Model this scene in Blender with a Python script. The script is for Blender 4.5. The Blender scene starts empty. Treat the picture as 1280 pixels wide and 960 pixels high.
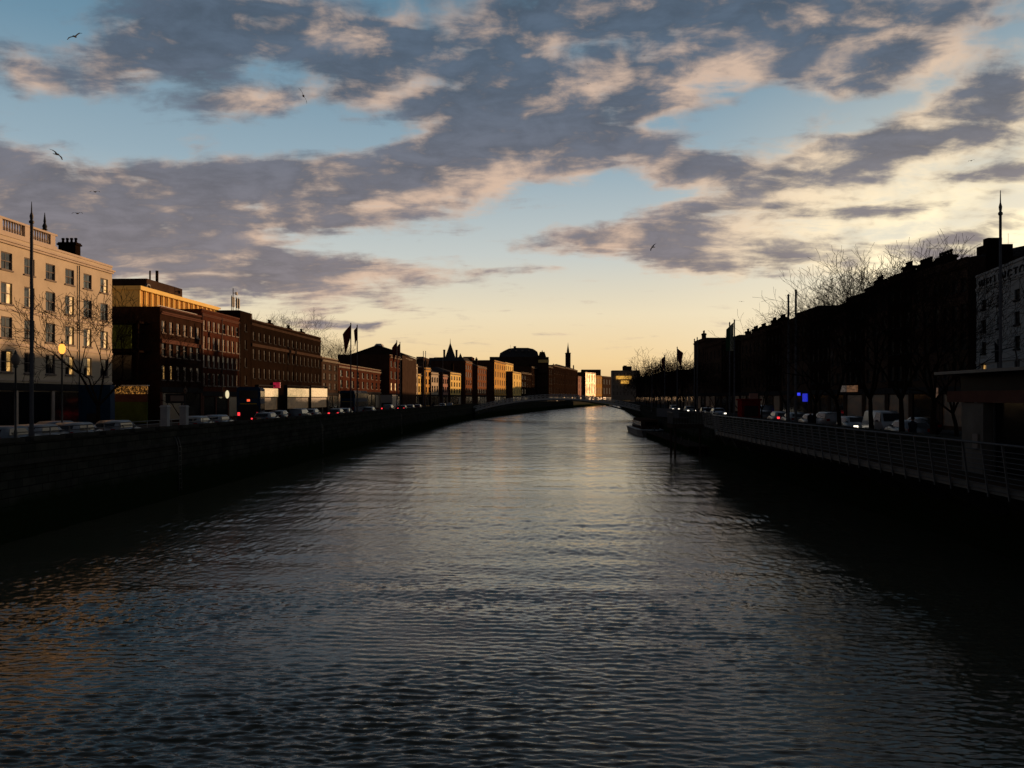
import bpy, bmesh, math, random
from mathutils import Vector, Matrix, Euler
random.seed(7)
R = math.radians
scn = bpy.context.scene
COL = scn.collection

# ------------------------------------------------------------------ camera
F = 1044.0; HX = 680.0; HY = 497.0; H = 6.95
YAW = math.atan((HX-640)/F)
cam = bpy.data.cameras.new('camera'); camo = bpy.data.objects.new('camera', cam); COL.objects.link(camo)
camo.location = (0, 0, H); camo.rotation_euler = (R(90), 0, YAW)
cam.sensor_width = 36; cam.lens = 36*F/1280; cam.shift_y = (HY-480)/1280
cam.clip_end = 9000; cam.clip_start = 0.1
scn.camera = camo
FW = Vector((-math.sin(YAW), math.cos(YAW), 0)); RT = Vector((math.cos(YAW), math.sin(YAW), 0))
def ray(px, py=HY): return FW + RT*((px-640)/F) + Vector((0, 0, (HY-py)/F))
def atY(px, Y, py=HY):
    d = ray(px, py); return Vector((0, 0, H)) + d*(Y/d.y)
def atX(px, x, py=HY):
    d = ray(px, py); return Vector((0, 0, H)) + d*(x/d.x)
def zof(p, py):                       # height of picture row py above the map point p
    return H + (HY-py)/F*(Vector((p[0], p[1], 0)).dot(FW))
def online(px, pts):
    d = ray(px)
    for a, b in zip(pts, pts[1:]):
        ax, ay = a; bx, by = b; ex, ey = bx-ax, by-ay
        den = d.x*ey - d.y*ex
        if abs(den) < 1e-9: continue
        t = (ax*ey - ay*ex)/den; s = (ax*d.y - ay*d.x)/den
        if t > 0 and -1e-6 <= s <= 1+1e-6: return Vector((d.x*t, d.y*t))
    raise ValueError(px)

# ------------------------------------------------------------------ materials
def newmat(name):
    m = bpy.data.materials.new(name); m.use_nodes = True
    nt = m.node_tree; return m, nt, nt.nodes['Principled BSDF']
def lin(c): return tuple(c)+(1,)
def surf(name, col, rough=.85, var=.25, scale=1.2, metallic=0., spec=0., bump=0., fine=None):
    m, nt, b = newmat(name); N = nt.nodes; L = nt.links
    tc = N.new('ShaderNodeTexCoord')
    n = N.new('ShaderNodeTexNoise'); n.inputs['Scale'].default_value = scale; n.inputs['Detail'].default_value = 7; n.inputs['Roughness'].default_value = .65
    L.new(tc.outputs['Object'], n.inputs['Vector'])
    rp = N.new('ShaderNodeValToRGB'); e = rp.color_ramp.elements
    e[0].position = .3; e[1].position = .72
    e[0].color = tuple(c*(1-var) for c in col)+(1,); e[1].color = tuple(min(1, c*(1+var)) for c in col)+(1,)
    L.new(n.outputs['Fac'], rp.inputs['Fac']); L.new(rp.outputs['Color'], b.inputs['Base Color'])
    b.inputs['Roughness'].default_value = rough; b.inputs['Metallic'].default_value = metallic
    b.inputs['Specular IOR Level'].default_value = spec
    if bump:
        n2 = N.new('ShaderNodeTexNoise'); n2.inputs['Scale'].default_value = fine or scale*12; n2.inputs['Detail'].default_value = 5
        L.new(tc.outputs['Object'], n2.inputs['Vector'])
        bp = N.new('ShaderNodeBump'); bp.inputs['Strength'].default_value = .6; bp.inputs['Distance'].default_value = bump
        L.new(n2.outputs['Fac'], bp.inputs['Height']); L.new(bp.outputs['Normal'], b.inputs['Normal'])
    return m
def brick(name, c1, c2, mortar, bw=.22, bh=.075, rough=.9, msize=.012, axis='XZ', var=.3, bumpd=.004):
    m, nt, b = newmat(name); N = nt.nodes; L = nt.links
    tc = N.new('ShaderNodeTexCoord'); sp = N.new('ShaderNodeSeparateXYZ'); cb = N.new('ShaderNodeCombineXYZ')
    L.new(tc.outputs['Object'], sp.inputs[0])
    ad = N.new('ShaderNodeMath'); ad.operation = 'ADD'; L.new(sp.outputs[0], ad.inputs[0]); L.new(sp.outputs[1], ad.inputs[1])
    L.new(ad.outputs[0], cb.inputs[0]); L.new(sp.outputs[2], cb.inputs[1])
    br = N.new('ShaderNodeTexBrick'); br.inputs['Scale'].default_value = 1; br.inputs['Brick Width'].default_value = bw; br.inputs['Row Height'].default_value = bh
    br.inputs['Mortar Size'].default_value = msize; br.inputs['Color1'].default_value = lin(c1); br.inputs['Color2'].default_value = lin(c2); br.inputs['Mortar'].default_value = lin(mortar)
    L.new(cb.outputs[0], br.inputs['Vector'])
    n = N.new('ShaderNodeTexNoise'); n.inputs['Scale'].default_value = .5; n.inputs['Detail'].default_value = 8; n.inputs['Roughness'].default_value = .7
    L.new(tc.outputs['Object'], n.inputs['Vector'])
    mr = N.new('ShaderNodeMapRange'); mr.inputs[1].default_value = .3; mr.inputs[2].default_value = .7; mr.inputs[3].default_value = 1-var; mr.inputs[4].default_value = 1+var
    L.new(n.outputs['Fac'], mr.inputs[0])
    vm = N.new('ShaderNodeVectorMath'); vm.operation = 'SCALE'; L.new(br.outputs['Color'], vm.inputs[0]); L.new(mr.outputs[0], vm.inputs['Scale'])
    L.new(vm.outputs[0], b.inputs['Base Color']); b.inputs['Roughness'].default_value = rough; b.inputs['Specular IOR Level'].default_value = 0
    bp = N.new('ShaderNodeBump'); bp.inputs['Distance'].default_value = bumpd; bp.invert = True; L.new(br.outputs['Fac'], bp.inputs['Height']); L.new(bp.outputs['Normal'], b.inputs['Normal'])
    return m
def glass(name, col=(.012, .014, .018), rough=.04, spec=.5):
    m, nt, b = newmat(name); N = nt.nodes; L = nt.links
    b.inputs['Base Color'].default_value = lin(col); b.inputs['Roughness'].default_value = rough; b.inputs['IOR'].default_value = 1.5
    b.inputs['Specular IOR Level'].default_value = spec
    tc = N.new('ShaderNodeTexCoord'); n = N.new('ShaderNodeTexNoise'); n.inputs['Scale'].default_value = .9; n.inputs['Detail'].default_value = 1
    L.new(tc.outputs['Object'], n.inputs['Vector'])
    bp = N.new('ShaderNodeBump'); bp.inputs['Distance'].default_value = .02; bp.inputs['Strength'].default_value = .5
    L.new(n.outputs['Fac'], bp.inputs['Height']); L.new(bp.outputs['Normal'], b.inputs['Normal'])
    return m
def emit(name, col, s, var=0., scale=2.):
    m, nt, b = newmat(name); N = nt.nodes; L = nt.links
    b.inputs['Base Color'].default_value = (.02, .02, .02, 1)
    b.inputs['Emission Color'].default_value = lin(col); b.inputs['Emission Strength'].default_value = s
    if var:
        tc = N.new('ShaderNodeTexCoord'); n = N.new('ShaderNodeTexNoise'); n.inputs['Scale'].default_value = scale; n.inputs['Detail'].default_value = 4
        L.new(tc.outputs['Object'], n.inputs['Vector'])
        mr = N.new('ShaderNodeMapRange'); mr.inputs[1].default_value = .35 if var < .9 else .48; mr.inputs[2].default_value = .65 if var < .9 else .68; mr.inputs[3].default_value = s*(1-var); mr.inputs[4].default_value = s
        L.new(n.outputs['Fac'], mr.inputs[0]); L.new(mr.outputs[0], b.inputs['Emission Strength'])
    return m

M = {
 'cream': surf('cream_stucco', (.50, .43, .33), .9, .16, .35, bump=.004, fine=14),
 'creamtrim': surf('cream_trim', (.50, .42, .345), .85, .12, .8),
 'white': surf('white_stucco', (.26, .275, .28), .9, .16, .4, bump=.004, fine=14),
 'ochre': surf('sunlit_ochre', (.62, .36, .11), .85, .2, .3),  # golden sunset glow put into the base colour
 'gold': surf('sunlit_pale_gold', (.85, .62, .22), .7, .12, .3),  # pale gold carries sunset light in the base colour
 'pinkr': surf('pink_render', (.42, .24, .19), .9, .2, .4),
 'stone': surf('dark_granite', (.13, .12, .105), .9, .3, .6, bump=.01, fine=9),
 'lime': surf('limestone', (.24, .21, .17), .9, .22, .5),
 'redbrick': brick('red_brick', (.085, .022, .012), (.065, .018, .010), (.06, .04, .03)),
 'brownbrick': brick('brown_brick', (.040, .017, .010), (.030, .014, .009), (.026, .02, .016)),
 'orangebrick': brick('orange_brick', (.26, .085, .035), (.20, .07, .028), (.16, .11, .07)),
 'darkbrick': brick('dark_brick', (.016, .009, .006), (.013, .008, .005), (.012, .009, .008)),  # bricks near black: shade worked into their colour
 'gableb': surf('shaded_brick_gable', (.085, .042, .026), .95, .3, .5), 'dim': surf('shaded_brown_wall', (.017, .010, .007), .95, .3, .5), 'darkwall': surf('shaded_dark_wall', (.055, .036, .027), .95, .3, .5),  # gables, dim and dark walls hold shade in the base colour
 'slate': brick('slate_roof', (.07, .07, .072), (.055, .055, .06), (.015, .015, .018), .3, .2),
 'lead': surf('grey_roofing', (.06, .065, .07), .7, .25, .6),
 'quay': brick('granite_blocks', (.045, .046, .038), (.030, .033, .027), (.010, .011, .009), 1.1, .42, .85, .02, var=.45, bumpd=.03),
 'coping': surf('granite_coping', (.045, .045, .04), .85, .25, 1.5, bump=.008),
 'frame': surf('painted_frame', (.20, .17, .15), .6, .1, 2),
 'darkframe': surf('dark_frame', (.03, .03, .032), .6, .1, 2),
 'glass': glass('window_glass'),
 'blackglass': glass('dark_glass', (.006, .007, .008), .12, .35), 'dullglass': glass('dull_glass', (.008, .008, .009), .5, .04), 'glintgold': None,  # dull glass: reflections turned down to keep the panes dark
 'litwin': emit('window_glow', (1, .55, .16), .75, .75, 1.6),  # window light; narrow strips of it stand in for sky glints
 'litfascia': emit('lit_fascia', (1, .68, .30), .62, .55, 3.2),
 'dimshop': emit('dim_shop_interior', (1, .45, .18), .010, .95, 1.3),
 'iron': surf('painted_iron', (.045, .05, .05), .55, .2, 3, spec=.5),
 'glint': surf('pane_glint', (.62, .50, .38), .9, .12, 3),  # pale colour painting sky glints on window panes
 'whiteiron': surf('white_painted_iron', (.58, .57, .54), .6, .15, 3),
 'steel': surf('galvanised_steel', (.12, .125, .13), .5, .15, 4, metallic=.5),
 'poleg': surf('grey_pole_paint', (.09, .09, .095), .5, .12, 4),
 'tarmac': surf('asphalt', (.05, .05, .05), .9, .25, 2, bump=.004, fine=60),
 'paving': brick('paving_slabs', (.07, .068, .066), (.06, .058, .056), (.03, .03, .03), .6, .6),
 'paint': surf('road_paint', (.6, .6, .58), .8, .2, 4),
 'earth': surf('far_ground', (.06, .058, .05), .95, .3, .02),
 'bark': surf('bark', (.020, .015, .012), .95, .3, 3, bump=.01, fine=20),
 'timber': surf('boardwalk_timber', (.05, .04, .032), .85, .3, 2),
 'rubber': surf('rubber', (.02, .02, .02), .9, .1, 3),
 'hub': surf('alloy', (.25, .25, .26), .4, .1, 4, metallic=.8),
 'redlamp': emit('tail_light_on', (1, .04, .05), 1.6),
 'reddull': surf('tail_light_off', (.25, .01, .01), .3, .1, 4),
 'headlamp': emit('headlight_on', (1, .88, .7), 2.2),
 'headdull': surf('headlight_off', (.5, .5, .5), .2, .1, 4),
 'skin': surf('skin', (.4, .25, .18), .6, .1, 4),
 'cloth': surf('dark_coat', (.02, .022, .03), .9, .3, 4),
 'hair': surf('dark_hair', (.015, .01, .008), .8, .2, 8),
 'flagred': surf('flag_red', (.10, .015, .018), .9, .3, 1.5),
 'flaggreen': surf('flag_green', (.03, .09, .045), .9, .25, 1.2),
 'flagwhite': surf('flag_pale', (.32, .32, .24), .9, .2, 1.2),
 'birdw': surf('gull_plumage', (.05, .05, .055), .9, .3, 6),
 'redpaint': surf('red_kiosk_paint', (.16, .012, .012), .6, .25, 1),
 'bluebus': surf('blue_bus_paint', (.010, .035, .085), .6, .15, 1, spec=.05),
 'yellowpaint': surf('yellow_paint', (.35, .25, .02), .5, .1, 2),
 'shopgreen': surf('green_shop_panel', (.07, .10, .025), .8, .3, .9),
 'brownband': surf('reddish_fascia', (.10, .05, .038), .8, .2, 1.5),
 'palepost': surf('pale_stone_pillar', (.32, .33, .34), .9, .15, 2),
}
def glintgold():
    m, nt, b = newmat('sun_glint_gold'); N = nt.nodes; L = nt.links
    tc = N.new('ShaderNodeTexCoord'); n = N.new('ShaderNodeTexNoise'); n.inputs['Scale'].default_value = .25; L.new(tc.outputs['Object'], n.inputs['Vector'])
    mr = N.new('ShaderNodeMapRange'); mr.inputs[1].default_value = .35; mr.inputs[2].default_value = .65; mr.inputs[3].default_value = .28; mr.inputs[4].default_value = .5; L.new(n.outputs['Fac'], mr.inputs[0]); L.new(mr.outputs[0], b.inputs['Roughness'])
    b.inputs['Base Color'].default_value = (.98, .62, .08, 1); b.inputs['Specular IOR Level'].default_value = .030; return m  # matte yellow base colour paints the sun's glint on the glass front
M['glintgold'] = glintgold()
def carpaint(n, c): return surf(n, c, .28, .03, 2, spec=.6)
CARP = [carpaint('silver_paint', (.11, .14, .17)), carpaint('white_car_paint', (.24, .26, .28)), carpaint('black_car_paint', (.02, .02, .022)),
        carpaint('blue_grey_paint', (.10, .15, .22)), carpaint('dark_red_paint', (.15, .02, .02)), carpaint('grey_car_paint', (.16, .17, .18))]

# ------------------------------------------------------------------ mesh builder
class MB:
    def __init__(s): s.v = []; s.f = []; s.mi = []; s.cur = 0; s.sm = []
    def quad(s, a, b, c, d):
        n = len(s.v); s.v += [tuple(a), tuple(b), tuple(c), tuple(d)]; s.f.append((n, n+1, n+2, n+3)); s.mi.append(s.cur); s.sm.append(False)
    def tri(s, a, b, c):
        n = len(s.v); s.v += [tuple(a), tuple(b), tuple(c)]; s.f.append((n, n+1, n+2)); s.mi.append(s.cur); s.sm.append(False)
    def poly(s, pts):
        n = len(s.v); s.v += [tuple(p) for p in pts]; s.f.append(tuple(range(n, n+len(pts)))); s.mi.append(s.cur); s.sm.append(False)
    def hexa(s, p):                     # 8 points: bottom ring 0-3, top ring 4-7 (ccw from above)
        n = len(s.v); s.v += [tuple(q) for q in p]
        for f in ((3, 2, 1, 0), (4, 5, 6, 7), (0, 1, 5, 4), (1, 2, 6, 5), (2, 3, 7, 6), (3, 0, 4, 7)):
            s.f.append(tuple(n+i for i in f)); s.mi.append(s.cur); s.sm.append(False)
    def box(s, x0, x1, y0, y1, z0, z1):
        s.hexa([(x0, y0, z0), (x1, y0, z0), (x1, y1, z0), (x0, y1, z0), (x0, y0, z1), (x1, y0, z1), (x1, y1, z1), (x0, y1, z1)])
    def frustum(s, x0, x1, y0, y1, z0, z1, ix, iy):
        s.hexa([(x0, y0, z0), (x1, y0, z0), (x1, y1, z0), (x0, y1, z0), (x0+ix, y0+iy, z1), (x1-ix, y0+iy, z1), (x1-ix, y1-iy, z1), (x0+ix, y1-iy, z1)])
    def tube(s, pts, rad, n=8, cap=True, smooth=True):
        pts = [Vector(p) for p in pts]
        if not hasattr(rad, '__len__'): rad = [rad]*len(pts)
        rings = []
        up = None
        for i, p in enumerate(pts):
            d = (pts[min(i+1, len(pts)-1)] - pts[max(i-1, 0)])
            if d.length < 1e-9: d = Vector((0, 0, 1))
            d.normalize()
            if up is None: up = Vector((1, 0, 0)) if abs(d.x) < .9 else Vector((0, 1, 0))
            a = d.cross(up); 
            if a.length < 1e-6: a = d.orthogonal()
            a.normalize(); b = d.cross(a); up = -b if False else a.cross(d)
            base = len(s.v)
            for k in range(n):
                t = 2*math.pi*k/n
                s.v.append(tuple(p + (a*math.cos(t)+b*math.sin(t))*rad[i]))
            rings.append(base)
        for r0, r1 in zip(rings, rings[1:]):
            for k in range(n):
                s.f.append((r0+k, r0+(k+1) % n, r1+(k+1) % n, r1+k)); s.mi.append(s.cur); s.sm.append(smooth)
        if cap:
            s.f.append(tuple(rings[0]+k for k in reversed(range(n)))); s.mi.append(s.cur); s.sm.append(False)
            s.f.append(tuple(rings[-1]+k for k in range(n))); s.mi.append(s.cur); s.sm.append(False)
    def lathe(s, prof, n=12, c=(0, 0)):
        s.tube([(c[0], c[1], z) for r, z in prof], [max(r, 1e-3) for r, z in prof], n)
    def prism(s, prof, y0, y1):         # profile in x,z extruded along y
        n = len(prof); b = len(s.v)
        s.v += [(x, y0, z) for x, z in prof] + [(x, y1, z) for x, z in prof]
        s.f.append(tuple(b+i for i in range(n))); s.f.append(tuple(b+n+i for i in reversed(range(n)))); s.mi += [s.cur]*2; s.sm += [False]*2
        for i in range(n):
            j = (i+1) % n; s.f.append((b+j, b+i, b+n+i, b+n+j)); s.mi.append(s.cur); s.sm.append(False)
    def mesh(s, name, mats):
        me = bpy.data.meshes.new(name); me.from_pydata(s.v, [], s.f)
        if not isinstance(mats, (list, tuple)): mats = [mats]
        for m in mats: me.materials.append(m)
        me.polygons.foreach_set('material_index', s.mi); me.polygons.foreach_set('use_smooth', s.sm); me.update()
        return me
def link(name, me, parent=None, loc=(0, 0, 0), rz=0.):
    o = bpy.data.objects.new(name, me); COL.objects.link(o); o.location = loc; o.rotation_euler = (0, 0, rz)
    if parent: o.parent = parent
    return o
def fixn(me):
    bm = bmesh.new(); bm.from_mesh(me); bmesh.ops.recalc_face_normals(bm, faces=bm.faces); bm.to_mesh(me); bm.free(); return me
def build(mb, name, mats, parent=None, loc=(0, 0, 0), rz=0.): return link(name, mb.mesh(name, mats), parent, loc, rz)
def tag(o, label, cat, group=None, kind=None):
    o['label'] = label; o['category'] = cat
    if group: o['group'] = group
    if kind: o['kind'] = kind
    return o
def struct(o, kind='structure'): o['kind'] = kind; return o
def thing(name, label, cat, loc=(0, 0, 0), rz=0., group=None):
    return tag(link(name, None, None, loc, rz), label, cat, group)
def dup(root, loc, rz, label=None, group=None, scale=None):
    r = root.copy(); COL.objects.link(r); r.location = loc; r.rotation_euler = (0, 0, rz)
    if scale: r.scale = scale
    if label: r['label'] = label
    if group: r['group'] = group
    for ch in list(root.children):
        c = ch.copy(); COL.objects.link(c); c.parent = r
        for g in list(ch.children):
            d = g.copy(); COL.objects.link(d); d.parent = c
    return r

STREET = 3.9; PAVE = STREET+.13
#@@WORLD
# ------------------------------------------------------------------ world / light
SUN_AZ, SUN_EL = 42.0, 3.8
w = bpy.data.worlds.new('World'); scn.world = w; w.use_nodes = True
nt = w.node_tree; N = nt.nodes; L = nt.links
bg = N['Background']; bg.inputs['Strength'].default_value = .1
tc = N.new('ShaderNodeTexCoord'); sp = N.new('ShaderNodeSeparateXYZ'); L.new(tc.outputs['Generated'], sp.inputs[0])
def nm(op, a, b=None, c=None, clamp=False):
    n = N.new('ShaderNodeMath'); n.operation = op; n.use_clamp = clamp
    for i, x in enumerate((a, b, c)):
        if x is None: continue
        if isinstance(x, (int, float)): n.inputs[i].default_value = x
        else: L.new(x, n.inputs[i])
    return n.outputs[0]
def mrange(x, a, b, c, d, smooth=True):
    n = N.new('ShaderNodeMapRange'); n.interpolation_type = 'SMOOTHSTEP' if smooth else 'LINEAR'
    L.new(x, n.inputs[0])
    for i, v in zip((1, 2, 3, 4), (a, b, c, d)): n.inputs[i].default_value = v
    return n.outputs[0]
def vmath(op, a, b=None, s=None):
    n = N.new('ShaderNodeVectorMath'); n.operation = op
    for i, x in enumerate((a, b)):
        if x is None: continue
        if isinstance(x, tuple): n.inputs[i].default_value = x
        else: L.new(x, n.inputs[i])
    if s is not None:
        if isinstance(s, (int, float)): n.inputs['Scale'].default_value = s
        else: L.new(s, n.inputs['Scale'])
    return n.outputs['Value'] if op in ('LENGTH', 'DOT_PRODUCT') else n.outputs[0]
def mixc(f, a, b, typ='MIX'):
    n = N.new('ShaderNodeMixRGB'); n.blend_type = typ
    if isinstance(f, (int, float)): n.inputs[0].default_value = f
    else: L.new(f, n.inputs[0])
    for i, x in ((1, a), (2, b)):
        if isinstance(x, tuple): n.inputs[i].default_value = x if len(x) == 4 else x+(1,)
        else: L.new(x, n.inputs[i])
    return n.outputs[0]
def noise(vec, scale, detail=6, rough=.6, dist=0., color=False):
    n = N.new('ShaderNodeTexNoise'); n.inputs['Scale'].default_value = scale; n.inputs['Detail'].default_value = detail
    n.inputs['Roughness'].default_value = rough; n.inputs['Distortion'].default_value = dist; L.new(vec, n.inputs['Vector'])
    return n.outputs['Color'] if color else n.outputs['Fac']
az = nm('MULTIPLY', nm('ARCTAN2', sp.outputs[0], sp.outputs[1]), 57.2958)       # degrees right of the river
el = nm('MULTIPLY', nm('ARCSINE', sp.outputs[2]), 57.2958)
cb = N.new('ShaderNodeCombineXYZ'); L.new(az, cb.inputs[0]); L.new(el, cb.inputs[1])
# cloud sheet seen in perspective: direction divided by its height
hz = nm('ADD', nm('MAXIMUM', sp.outputs[2], 0.), .16)
pl = N.new('ShaderNodeCombineXYZ'); L.new(nm('DIVIDE', sp.outputs[0], hz), pl.inputs[0]); L.new(nm('DIVIDE', sp.outputs[1], hz), pl.inputs[1])
pl = pl.outputs[0]
warp = vmath('SUBTRACT', noise(pl, 2.0, 5, .6, 0., True), (.5, .5, .5))
wv = vmath('ADD', cb.outputs[0], vmath('MULTIPLY', warp, (7.5, 3.6, 0.)))
def aed(px, py):
    d = ray(px, py).normalized(); return math.degrees(math.atan2(d.x, d.y)), math.degrees(math.asin(d.z))
# cloud banks: picture-measured directions (centre, half-sizes, tilt, amount)
BANKS = [
 (300, 25, 230, 95, 0, 1.35), (215, 60, 110, 70, 10, .8), (440, 40, 120, 60, -8, 1.0), (640, 30, 230, 95, 4, 1.4), (840, 0, 260, 62, 0, 1.3), (1090, 8, 300, 62, 0, 1.15),
 (45, 92, 75, 52, -15, .95), (135, 85, 90, 54, 12, .95), (-20, 40, 90, 50, 0, .5), (445, 108, 105, 44, 4, 1.3), (332, 124, 70, 32, 12, .95), (270, 110, 70, 40, 0, .6),
 (560, 130, 90, 60, 0, .8), (650, 130, 160, 70, 0, 1.05), (780, 105, 150, 66, 15, 1.05), (910, 88, 170, 60, 14, 1.15), (1060, 60, 170, 60, 8, 1.05), (1190, 50, 140, 55, 8, 1.1),
 (720, 172, 190, 50, 6, 1.05), (580, 190, 90, 30, 0, .5), (1090, 105, 90, 26, 4, .75), (1245, 95, 90, 50, 0, 1.0),
 (1020, 205, 260, 64, 4, 1.3), (860, 200, 100, 36, 0, 1.05), (1110, 180, 150, 42, 6, .9), (1225, 140, 130, 44, 6, 1.15), (1270, 200, 130, 50, 4, .95),
 (960, 262, 230, 42, 2, 1.05), (1150, 255, 200, 36, 3, .8), (730, 302, 150, 30, -3, 1.05), (850, 308, 170, 40, 0, 1.1), (970, 318, 160, 36, 3, .95), (880, 335, 150, 22, 0, .6),
 (1180, 308, 250, 42, 3, 1.35), (1340, 330, 220, 80, 0, 1.1),
 (230, 240, 380, 66, 4, 1.3), (60, 225, 200, 40, 0, .7), (480, 215, 300, 60, 8, 1.2), (670, 212, 170, 46, 8, 1.05), (420, 262, 300, 44, 3, 1.05), (120, 292, 340, 66, 0, 1.25),
 (400, 342, 300, 36, -1, 1.2), (200, 330, 260, 54, 0, 1.1), (350, 374, 190, 26, 2, .7), (398, 402, 58, 17, 0, 1.1), (462, 414, 52, 18, 12, 1.05),
 (640, 335, 120, 12, 0, .4), (-120, 240, 260, 200, 0, .9), (-130, 60, 160, 90, 0, .6), (520, 385, 170, 14, 0, .3),
]
acc = None
for px, py, rx, ry, rot, amp in BANKS:
    a0, e0 = aed(px, py); a1, e1 = aed(px-rx, py); a2, e2 = aed(px+rx, py); a3, e3 = aed(px, py-ry); a4, e4 = aed(px, py+ry)
    mp = N.new('ShaderNodeMapping'); mp.vector_type = 'TEXTURE'
    mp.inputs['Location'].default_value = (a0, e0, 0); mp.inputs['Rotation'].default_value = (0, 0, R(rot))
    mp.inputs['Scale'].default_value = ((a2-a1)/2, abs(e3-e4)/2, 1)
    L.new(wv, mp.inputs['Vector'])
    v = mrange(vmath('LENGTH', mp.outputs[0]), 0.0, 1.15, amp, 0)
    acc = v if acc is None else nm('ADD', acc, v)
banks = nm('MINIMUM', acc, 1.35)
plr = N.new('ShaderNodeMapping'); plr.inputs['Rotation'].default_value = (0, 0, R(-28)); plr.inputs['Scale'].default_value = (.62, 1.25, 1); L.new(pl, plr.inputs['Vector'])
n1 = nm('SUBTRACT', noise(plr.outputs[0], 5.5, 11, .60, .35), .5)
n0 = nm('SUBTRACT', noise(pl, 2.2, 3, .5, .2), .5)
n2 = nm('SUBTRACT', noise(cb.outputs[0], .20, 9, .60, .2), .5)
cbs = vmath('MULTIPLY', cb.outputs[0], (.55, 1.3, 0))
n3 = nm('SUBTRACT', noise(cbs, .55, 8, .62, .4), .5)                # fine billows, flattened
n3l = noise(cbs, .30, 4, .5, .3)
n3s = noise(vmath('ADD', cbs, (.7, -1.0, 0)), .30, 4, .5, .3)
sh = vmath('ADD', cb.outputs[0], (1.1, -1.3, 0))
n2l = noise(cb.outputs[0], .20, 4, .52, .2)
n2s = noise(sh, .20, 4, .52, .2)
# outside the photographed part of the sky a broken overcast goes on
outm = nm('MAXIMUM', mrange(el, 27, 40, 0, 1), mrange(nm('ABSOLUTE', az), 36, 55, 0, 1))
over = nm('MULTIPLY', outm, .95)
D = nm('ADD', nm('ADD', nm('MULTIPLY', banks, .80), over), nm('ADD', nm('ADD', nm('MULTIPLY', n0, .5), nm('MULTIPLY', n1, 1.9)), nm('ADD', nm('MULTIPLY', n2, 1.0), nm('MULTIPLY', n3, 1.0))))
D = nm('SUBTRACT', D, .10)
mask = mrange(D, .02, .80, 0, 1)
thick = mrange(D, .30, 1.35, 0, 1)
relief = nm('ADD', nm('MULTIPLY', nm('SUBTRACT', n2l, n2s), 1.6), nm('MULTIPLY', nm('SUBTRACT', n3l, n3s), 1.1))
sund = Vector((math.sin(R(SUN_AZ))*math.cos(R(SUN_EL)), math.cos(R(SUN_AZ))*math.cos(R(SUN_EL)), math.sin(R(SUN_EL))))
nrm = vmath('NORMALIZE', tc.outputs['Generated'])
cs = vmath('DOT_PRODUCT', nrm, tuple(sund))
near = nm('MULTIPLY', mrange(cs, .80, .985, 0, 1), mrange(el, 9, 22, 1, .12))
wide = mrange(cs, .30, .95, 0, 1)
lit = nm('ADD', nm('SUBTRACT', nm('ADD', mrange(el, 9, 20, .36, .16), relief), nm('MULTIPLY', thick, .62)), nm('ADD', nm('MULTIPLY', wide, .28), nm('MULTIPLY', near, .10)))
GLOWS = [(430, 45, 75, 45, -10, .6), (50, 95, 50, 40, -20, .6), (150, 95, 60, 30, 20, .3), (335, 122, 55, 22, 12, .6), (490, 122, 60, 22, 15, .5), (910, 90, 130, 34, 18, .6), (1060, 55, 120, 30, 12, .45),
 (1190, 60, 70, 40, 30, .4), (700, 100, 90, 40, 0, .3), (640, 225, 160, 26, 8, .55), (500, 255, 160, 22, 8, .4), (760, 345, 110, 18, 0, .4), (1000, 245, 160, 16, 0, .45), (1080, 275, 200, 14, 4, .4), (300, 300, 200, 10, 2, .3), (480, 345, 150, 9, 2, .3)]
for px, py, rx, ry, rot, amp in GLOWS:
    a0, e0 = aed(px, py); a1, e1 = aed(px-rx, py); a2, e2 = aed(px+rx, py); a3, e3 = aed(px, py-ry); a4, e4 = aed(px, py+ry)
    mp = N.new('ShaderNodeMapping'); mp.vector_type = 'TEXTURE'
    mp.inputs['Location'].default_value = (a0, e0, 0); mp.inputs['Rotation'].default_value = (0, 0, R(rot))
    mp.inputs['Scale'].default_value = ((a2-a1)/2, abs(e3-e4)/2, 1)
    L.new(wv, mp.inputs['Vector'])
    lit = nm('ADD', lit, mrange(vmath('LENGTH', mp.outputs[0]), 0.0, 1.2, amp*1.0, 0))
lit = mrange(nm('ADD', lit, nm('MULTIPLY', nm('ADD', n3, nm('MULTIPLY', n1, .8)), -.95)), -.10, .95, 0, 1)
S = 10.0                                                        # 1 / background strength
def sc(c, k=1.0): return tuple(x*S*k for x in c)
lowf = mrange(el, 6, 24, 1, 0)
shade = mixc(lowf, sc((.070, .096, .135)), sc((.165, .145, .158)))
shade = mixc(mrange(nm('ADD', n1, n3), -.25, .3, 0, 1), shade, vmath('SCALE', shade, None, 1.5))
shade = mixc(nm('MULTIPLY', near, .15), shade, sc((.50, .38, .28)))
peach = mixc(near, sc((.70, .50, .37)), sc((1.3, 1.12, .74)))
peach = mixc(mrange(el, 10, 27, 0, .3), peach, sc((.52, .42, .37)))
cloud = mixc(lit, shade, peach)
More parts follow.
